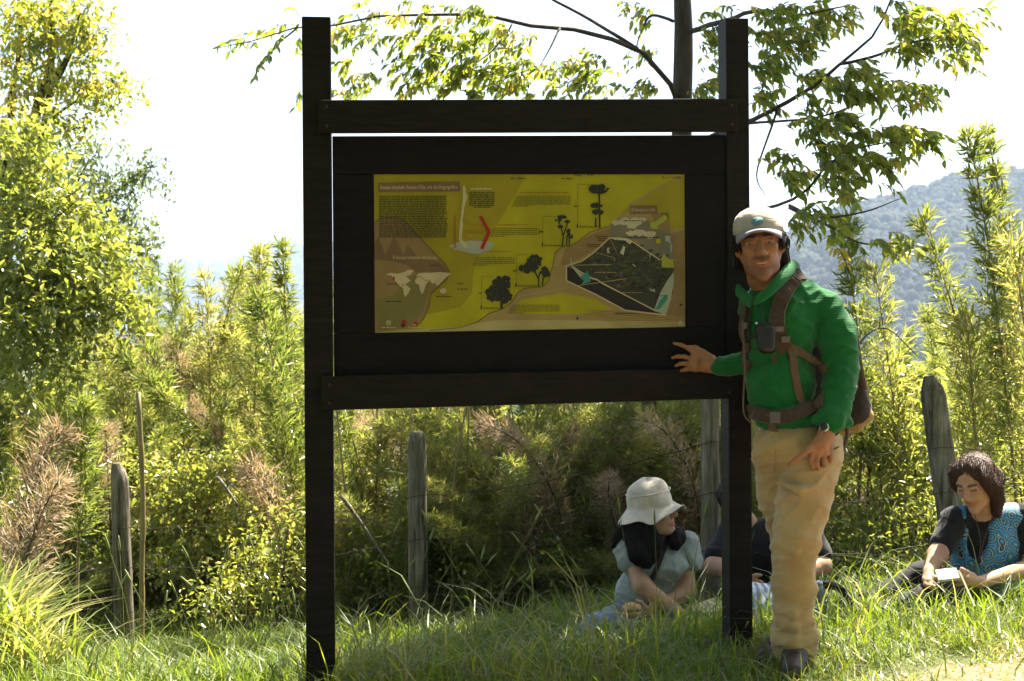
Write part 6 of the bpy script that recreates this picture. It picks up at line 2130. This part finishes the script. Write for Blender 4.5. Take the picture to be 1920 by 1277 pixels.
# ================================================================== person behind the sign post
pb = empty('person', onground(1440, 6.95), 'seated person in a black T-shirt mostly hidden behind the right sign post', 'person')
HB = Head(P(1377, 942, 6.9), (-.1, -.95, -.3), (-.1, 0, 1), .88)
Bp = {k: P(*v) for k, v in dict(neck=(1396, 978, 6.92), chest=(1435, 1030, 6.92), belly=(1438, 1090, 6.95), hip=(1440, 1135, 6.98), shR=(1372, 1000, 6.92), elR=(1340, 1062, 6.8), wrR=(1400, 1085, 6.6), shL=(1515, 998, 6.92), elL=(1540, 1060, 6.8), wrL=(1470, 1090, 6.6), knR=(1380, 1110, 6.55), knL=(1500, 1120, 6.55), anR=(1440, 1160, 6.4), anL=(1430, 1165, 6.35)).items()}
S = SDF(.03)
HB.add(S); S.cone(HB.p(0, -.02, -.06), Bp['neck'], .055, .058, .02)
S.ell(Bp['chest'], (.16, .10, .14)).ell(Bp['belly'], (.14, .10, .13)).ell(Bp['hip'], (.15, .13, .08)).cone(Bp['shR'], Bp['shL'], .05, .05)
for q_ in 'RL':
    S.chain([Bp['sh' + q_], Bp['el' + q_], Bp['wr' + q_]], [.052, .046, .03])
    S.chain([Bp['hip'], Bp['kn' + q_], Bp['an' + q_]], [.07, .06, .045])
hand(S, Bp['wrR'], hd((1415, 1088, 6.55), (1416, 1093, 6.55), (1415, 1098, 6.55), (1412, 1103, 6.55)), [hd((1424, 1090, 6.54), (1430, 1092, 6.54)), hd((1425, 1095, 6.54), (1431, 1097, 6.54)), hd((1423, 1101, 6.54), (1428, 1103, 6.54)), hd((1419, 1106, 6.54), (1424, 1108, 6.54))], hd((1408, 1083, 6.56), (1418, 1079, 6.55), (1426, 1079, 6.54)), .008)
hand(S, Bp['wrL'], hd((1456, 1092, 6.55), (1455, 1097, 6.55), (1456, 1102, 6.55), (1459, 1107, 6.55)), [hd((1447, 1093, 6.53), (1441, 1094, 6.53)), hd((1446, 1099, 6.53), (1440, 1100, 6.53)), hd((1448, 1105, 6.53), (1443, 1106, 6.53)), hd((1452, 1110, 6.53), (1447, 1111, 6.53))], hd((1463, 1086, 6.56), (1453, 1082, 6.54), (1446, 1083, 6.53)), .008)
sdf_obj('body', S, .006, M['skin_w'], pb, color=lambda V: HB.tint(V, .5))
HB.eyes(pb)
S = SDF(.03)
S.ell(Bp['chest'], (.18, .115, .15)).ell(Bp['belly'], (.16, .12, .14)).cone(Bp['shR'], Bp['shL'], .062, .062)
S.cone(Bp['shR'], P(1345, 1042, 6.84), .066, .066).cone(Bp['shL'], P(1536, 1038, 6.84), .066, .066)
S.cone(Bp['neck'] + Vector((0, 0, -.0)), Bp['neck'] + Vector((0, -.02, .1)), .06, .06, .01, -1)
sdf_obj('t_shirt', S, .008, M['black_cloth'], pb, folds=fold_fn(.005, [((9, 9, 12), .7)]))
S = SDF(.03); S.ell(Bp['hip'], (.16, .14, .09))
for q_ in 'RL': S.chain([Bp['hip'], Bp['kn' + q_], Bp['an' + q_]], [.085, .075, .055])
sdf_obj('trousers', S, .009, mat_cloth('olive_trouser_cloth', (.10, .09, .045), (.15, .13, .07), 20), pb, folds=fold_fn(.006, [((10, 10, 10), .7)]))
for an in 'RL':
    S = SDF(.015); a_ = Bp['an' + an]; d_ = Vector((.03 if an == 'R' else -.05, -.2, -.02))
    S.cone(a_, a_ + d_, .045, .038); sdf_obj('shoe', S, .009, M['boot'], pb)
S = SDF(.012); S.ell(HB.p(0, -.02, .04), np.array((.084, .10, .085)), HB.B); S.ell(HB.p(0, .085, -.02), np.array((.062, .08, .09)), HB.B, .008, -1)
sdf_obj('hair', S, .006, M['hair_dark'], pb, folds=lambda V: .004 * vnoise(V, (80, 80, 30)))

# pale blue bag in the grass
bag = empty('bag', onground(1470, 5.95), 'pale blue and white bag with black strap in the grass behind the standing man', 'bag')
M['bag_blue'] = None
m, nt, b = newmat('striped_pale_blue_cloth')
tc = N(nt, 'ShaderNodeTexCoord'); wv = N(nt, 'ShaderNodeTexWave', Scale=11, Distortion=2.5, Detail=2)
nt.links.new(tc.outputs['Object'], wv.inputs['Vector'])
r = ramp(nt, [(.3, (.17, .22, .32)), (.55, (.36, .42, .50)), (.75, (.55, .58, .60))])
nt.links.new(wv.outputs['Fac'], r.inputs[0]); nt.links.new(r.outputs[0], b.inputs['Base Color']); b.inputs['Roughness'].default_value = .85
S = SDF(.04)
S.ell(P(1440, 1150, 5.95), (.13, .10, .11)).ell(P(1505, 1152, 5.95), (.11, .09, .12)).ell(P(1425, 1122, 5.98), (.08, .07, .06))
sdf_obj('bag_body', S, .007, m, bag, folds=fold_fn(.009, [((9, 9, 9), .7), ((20, 20, 20), .4)]))
S = SDF(.02); S.cone(P(1536, 1098, 5.9), P(1540, 1170, 5.88), .022, .03).cone(P(1528, 1150, 5.88), P(1542, 1185, 5.86), .02, .022)
o_ = sdf_obj('side_panel', S, .006, mat_cloth('slate_blue_cloth', (.11, .13, .21), (.17, .19, .28), 30), bag)
mb = MB(); mb.tube(spline(hd((1542, 1096, 5.9), (1568, 1100, 5.9), (1590, 1118, 5.9), (1606, 1145, 5.9), (1610, 1170, 5.9)), 18), [.018] * 18, 7); mb.build('strap', M['black_cloth'], bag)

# ================================================================== woman in the patterned blue vest
wv_ = empty('person', onground(1840, 6.35), 'seated brown-haired woman in a blue patterned vest looking down at her hands', 'person')
HV = Head(P(1827, 903, 6.28), (-.60, -.66, -.40), (-.28, -.16, 1), .97)
V_ = {k: P(*v) for k, v in dict(neck=(1846, 960, 6.34), chest=(1850, 1022, 6.36), belly=(1846, 1082, 6.36), hip=(1850, 1130, 6.40), shR=(1790, 975, 6.34), elR=(1757, 1042, 6.24), wrR=(1742, 1072, 6.08), shL=(1916, 970, 6.34), elL=(1938, 1062, 6.26), wrL=(1836, 1092, 6.04), knR=(1730, 1082, 6.25), anR=(1650, 1118, 6.2), knL=(1760, 1115, 6.05), anL=(1680, 1140, 6.0)).items()}
S = SDF(.03)
HV.add(S, True); S.cone(HV.p(0, -.018, -.06), V_['neck'], .048, .054, .02)
S.ell(V_['chest'], (.14, .10, .13)).ell(V_['belly'], (.13, .10, .12)).ell(V_['hip'], (.16, .14, .08)).cone(V_['shR'], V_['shL'], .045, .045)
for q_ in 'RL':
    S.chain([V_['sh' + q_], V_['el' + q_], V_['wr' + q_]], [.048, .040, .025])
    S.chain([V_['hip'], V_['kn' + q_], V_['an' + q_]], [.07, .055, .04])
hand(S, V_['wrR'], hd((1744, 1088, 6.02), (1740, 1090, 6.02), (1736, 1089, 6.03), (1733, 1086, 6.04)), [hd((1752, 1095, 6.0), (1760, 1094, 5.99)), hd((1747, 1099, 5.99), (1756, 1101, 5.98)), hd((1740, 1099, 6.0), (1748, 1104, 5.99)), hd((1735, 1096, 6.01), (1742, 1103, 6.0))], hd((1746, 1080, 6.05), (1755, 1084, 6.01), (1762, 1088, 6.0)), .0078)
hand(S, V_['wrL'], hd((1815, 1078, 6.0), (1812, 1083, 5.99), (1811, 1088, 5.99), (1812, 1094, 6.0)), [hd((1803, 1073, 5.99), (1794, 1073, 5.99)), hd((1800, 1080, 5.98), (1791, 1080, 5.98)), hd((1800, 1088, 5.98), (1791, 1088, 5.98)), hd((1802, 1095, 5.99), (1794, 1097, 5.99))], hd((1825, 1080, 6.02), (1812, 1072, 6.0), (1803, 1067, 5.99)), .0078)
sdf_obj('body', S, .0042, M['skin_w'], wv_, color=lambda V: HV.tint(V, 0, lash=.75))
S = SDF(.03)
TEE = [(V_['chest'], (.152, .112, .14)), (V_['belly'], (.15, .12, .13))]
for c, r_ in TEE: S.ell(c, r_)
S.cone(V_['shR'], V_['shL'], .055, .055)
S.cone(V_['shR'], P(1768, 1020, 6.28), .060, .058).cone(V_['shL'], P(1930, 1025, 6.3), .060, .062)
S.cone(V_['neck'] + Vector((0, -.02, .06)), P(1832, 990, 6.2), .062, .045, .008, -1)
sdf_obj('t_shirt', S, .007, M['black_cloth'], wv_, folds=fold_fn(.004, [((9, 9, 12), .7)]))
m, nt, b = newmat('blue_swirl_print')
tc = N(nt, 'ShaderNodeTexCoord'); vo = N(nt, 'ShaderNodeTexVoronoi', Scale=18); vo2 = N(nt, 'ShaderNodeTexVoronoi', Scale=18)
vo2.feature = 'F1'
ns = N(nt, 'ShaderNodeTexNoise', Scale=9, Detail=2); nt.links.new(tc.outputs['Object'], ns.inputs['Vector'])
vm = N(nt, 'ShaderNodeVectorMath', operation='MULTIPLY_ADD'); vm.inputs[1].default_value = (.05, .05, .05); nt.links.new(ns.outputs['Color'], vm.inputs[0]); nt.links.new(tc.outputs['Object'], vm.inputs[2])
nt.links.new(vm.outputs[0], vo.inputs['Vector']); nt.links.new(vm.outputs[0], vo2.inputs['Vector'])
rg_ = ramp(nt, [(0.0, (.01, .012, .015)), (.14, (.01, .015, .02)), (.18, (.34, .36, .35)), (.27, (.30, .33, .33)), (.31, (.015, .16, .20)), (.46, (.02, .20, .30)), (.49, (.01, .015, .02)), (.55, (.01, .015, .02)), (.58, (.03, .24, .50)), (.78, (.02, .16, .38)), (.82, (.20, .38, .52)), (.9, (.02, .18, .40))])
ml = N(nt, 'ShaderNodeMath', operation='MULTIPLY_ADD'); ml.inputs[1].default_value = 2.3
sp_ = N(nt, 'ShaderNodeSeparateColor'); nt.links.new(vo.outputs['Color'], sp_.inputs[0])
nt.links.new(vo2.outputs['Distance'], ml.inputs[0]); nt.links.new(sp_.outputs[0], ml.inputs[2])
fr_ = N(nt, 'ShaderNodeMath', operation='FRACT'); nt.links.new(ml.outputs[0], fr_.inputs[0])
nt.links.new(fr_.outputs[0], rg_.inputs[0]); nt.links.new(rg_.outputs[0], b.inputs['Base Color']); b.inputs['Roughness'].default_value = .7
S = SDF(.03)
for c, r_ in TEE: S.ell(c, np.array(r_) + .014)
S.cone(V_['shR'].lerp(V_['shL'], .12), V_['shR'].lerp(V_['shL'], .88), .066, .066)
S.cone(V_['neck'] + Vector((0, .0, .07)), P(1838, 985, 6.22), .075, .06, .008, -1)
S.cone(P(1838, 985, 6.23), P(1806, 1095, 6.19), .068, .084, .006, -1)
for q_ in 'RL':
    e_ = V_['sh' + q_].lerp(V_['el' + q_], .35); o_ = V_['sh' + q_] + (V_['sh' + q_] - V_['chest']) * .12
    S.cone(o_ + Vector((0, 0, -.02)), e_, .062, .05, .008, -1)
sdf_obj('vest', S, .006, m, wv_, folds=fold_fn(.003, [((8, 8, 12), .7)]))
S = SDF(.03); S.ell(V_['hip'], (.165, .145, .085))
for q_ in 'RL': S.chain([V_['hip'], V_['kn' + q_], V_['an' + q_]], [.085, .068, .05])
sdf_obj('trousers', S, .008, M['black_cloth'], wv_, folds=fold_fn(.006, [((10, 10, 10), .7)]))
for an in 'RL':
    S = SDF(.015); a_ = V_['an' + an]; S.cone(a_, a_ + Vector((-.17, -.05, -.02)), .042, .036); sdf_obj('shoe', S, .009, M['black_cloth'], wv_)
S = SDF(.018)
S.ell(HV.p(0, -.026, .034), np.array((.086, .102, .090)), HV.B)
S.chain([HV.p(-.076, .015, .03), HV.p(-.086, .0, -.04), HV.p(-.076, -.012, -.11), HV.p(-.060, -.002, -.16), HV.p(-.066, .0, -.195)], [.024, .032, .026, .016, .005])
S.chain([HV.p(.070, .03, .06), HV.p(.082, .018, .0), HV.p(.076, .01, -.05)], [.024, .022, .012])
S.chain([HV.p(-.05, -.08, -.03), HV.p(-.04, -.085, -.10)], [.05, .03]).chain([HV.p(.05, -.08, -.03), HV.p(.04, -.085, -.09)], [.05, .03])
S.chain([HV.p(-.070, .045, .045), HV.p(-.082, .03, -.02)], [.016, .014])
S.ell(HV.p(.0, .088, -.022), np.array((.060, .075, .088)), HV.B, .012, -1)
hv = sdf_obj('hair', S, .006, M['hair_brown'], wv_, folds=lambda V: .004 * vnoise(V, (40, 40, 10)))
strands('hair_strands', hv, M['hair_brown'], 2600, .20, 33, r=.0015, lift=.003, flow=(-.12, 0, -1), wig=.28)
mb = MB()
for k in range(170):
    a = RN.uniform(0, 6.28); z0 = RN.uniform(-.02, .10)
    a_ = HV.p(.084 * math.cos(a), -.026 + .098 * math.sin(a), z0)
    if math.sin(a) > .35: continue
    o_ = (a_ - HV.c).normalized()
    e_ = a_ - Vector((0, 0, 1)) * RN.uniform(.05, .14) + o_ * RN.uniform(.0, .03) + Vector((RN.uniform(-.03, .03), 0, 0))
    mb.tube(spline([a_, a_.lerp(e_, .45) + o_ * RN.uniform(.010, .026), e_], 7), [.0012] * 6 + [.0004], 3)
mb.build('loose_locks', M['hair_brown'], hv)['kind'] = 'stuff'
mb = MB()
nk = spline(hd((1828, 965, 6.24), (1838, 1010, 6.21), (1836, 1050, 6.2), (1846, 1010, 6.21), (1866, 955, 6.27)), 20)
mb.tube(nk, .0022, 5); mb.build('necklace', M['strap'], wv_)
# the white packet in her hands
pt = MB()
pt.box(P(1776, 1078, 5.98), (Vector((1, 0, .1)).normalized(), Vector((0, .8, .6)).normalized(), Vector((-.1, -.6, .8)).normalized()), (.045, .03, .008))
tag(pt.build('paper_packet', M['paper'], None, smooth=False, bevel=.003), 'small white paper packet held by the woman in the blue vest', 'packet')

# unseen trees added behind and above the viewpoint to dim the front light
SHADE_TREES = ((-4.2, -2.2, 6.0, 3.2, 'unseen broad tree added left behind the viewpoint to block light'), (0.2, -4.2, 7.2, 3.6, 'unseen tallest tree added straight behind the viewpoint to block light'), (4.2, -2.0, 6.0, 3.2, 'unseen broad tree added right behind the viewpoint to block light'),
        (-7.0, 1.5, 5.6, 2.9, 'unseen tree added far left beside the trail to block light'), (7.4, 1.2, 5.6, 2.9, 'unseen tree added far right beside the trail to block light'), (-2.4, .2, 7.6, 2.8, 'unseen tree added left of the viewpoint, its crown blocking light over the trail'), (2.6, .2, 7.6, 2.8, 'unseen tree added right of the viewpoint, its crown blocking light over the trail'))
for k, (x, y, h_, rr_, lab) in enumerate(SHADE_TREES):
    g_ = Vector((x, y, gz(x, y)))
    tt_ = empty('tree', g_, lab, 'tree')
    mb = MB(); mb.tube(spline([g_ - Vector((0, 0, .1)), g_ + Vector((.1, 0, h_ * .5)), g_ + Vector((0, .1, h_))], 12), [.12 - .008 * i for i in range(12)], 8); mb.build('trunk', M['bark'], tt_)
    rg = np.random.default_rng(400 + k); n = 8000
    over = k >= 5
    q_ = rdir(n, rg) * rg.random((n, 1)) ** .4 * np.array([rr_, rr_ * (.95 if over else 1), h_ * (.26 if over else .52)]) + np.array([x, y + (.9 if over else 0), g_.z + h_ * (.78 if over else .55)])
    q_ = q_[np.repeat(np.arange(0, n, 5), 5)[:n]] + rg.normal(0, .12, (n, 3))
    Vv, Fq, kk = leaf_arrays(q_, rdir(n, rg), rdir(n, rg) + np.array([0, 0, .8]), .2 * rg.uniform(.7, 1.3, n), .1 * rg.uniform(.7, 1.3, n), .12)
    pobj('crown', npmesh('crown', Vv, Fq, M['leaf_tree'], fattr=np.repeat(np.clip(rg.normal(.4, .2, n), 0, 1), kk)), tt_)
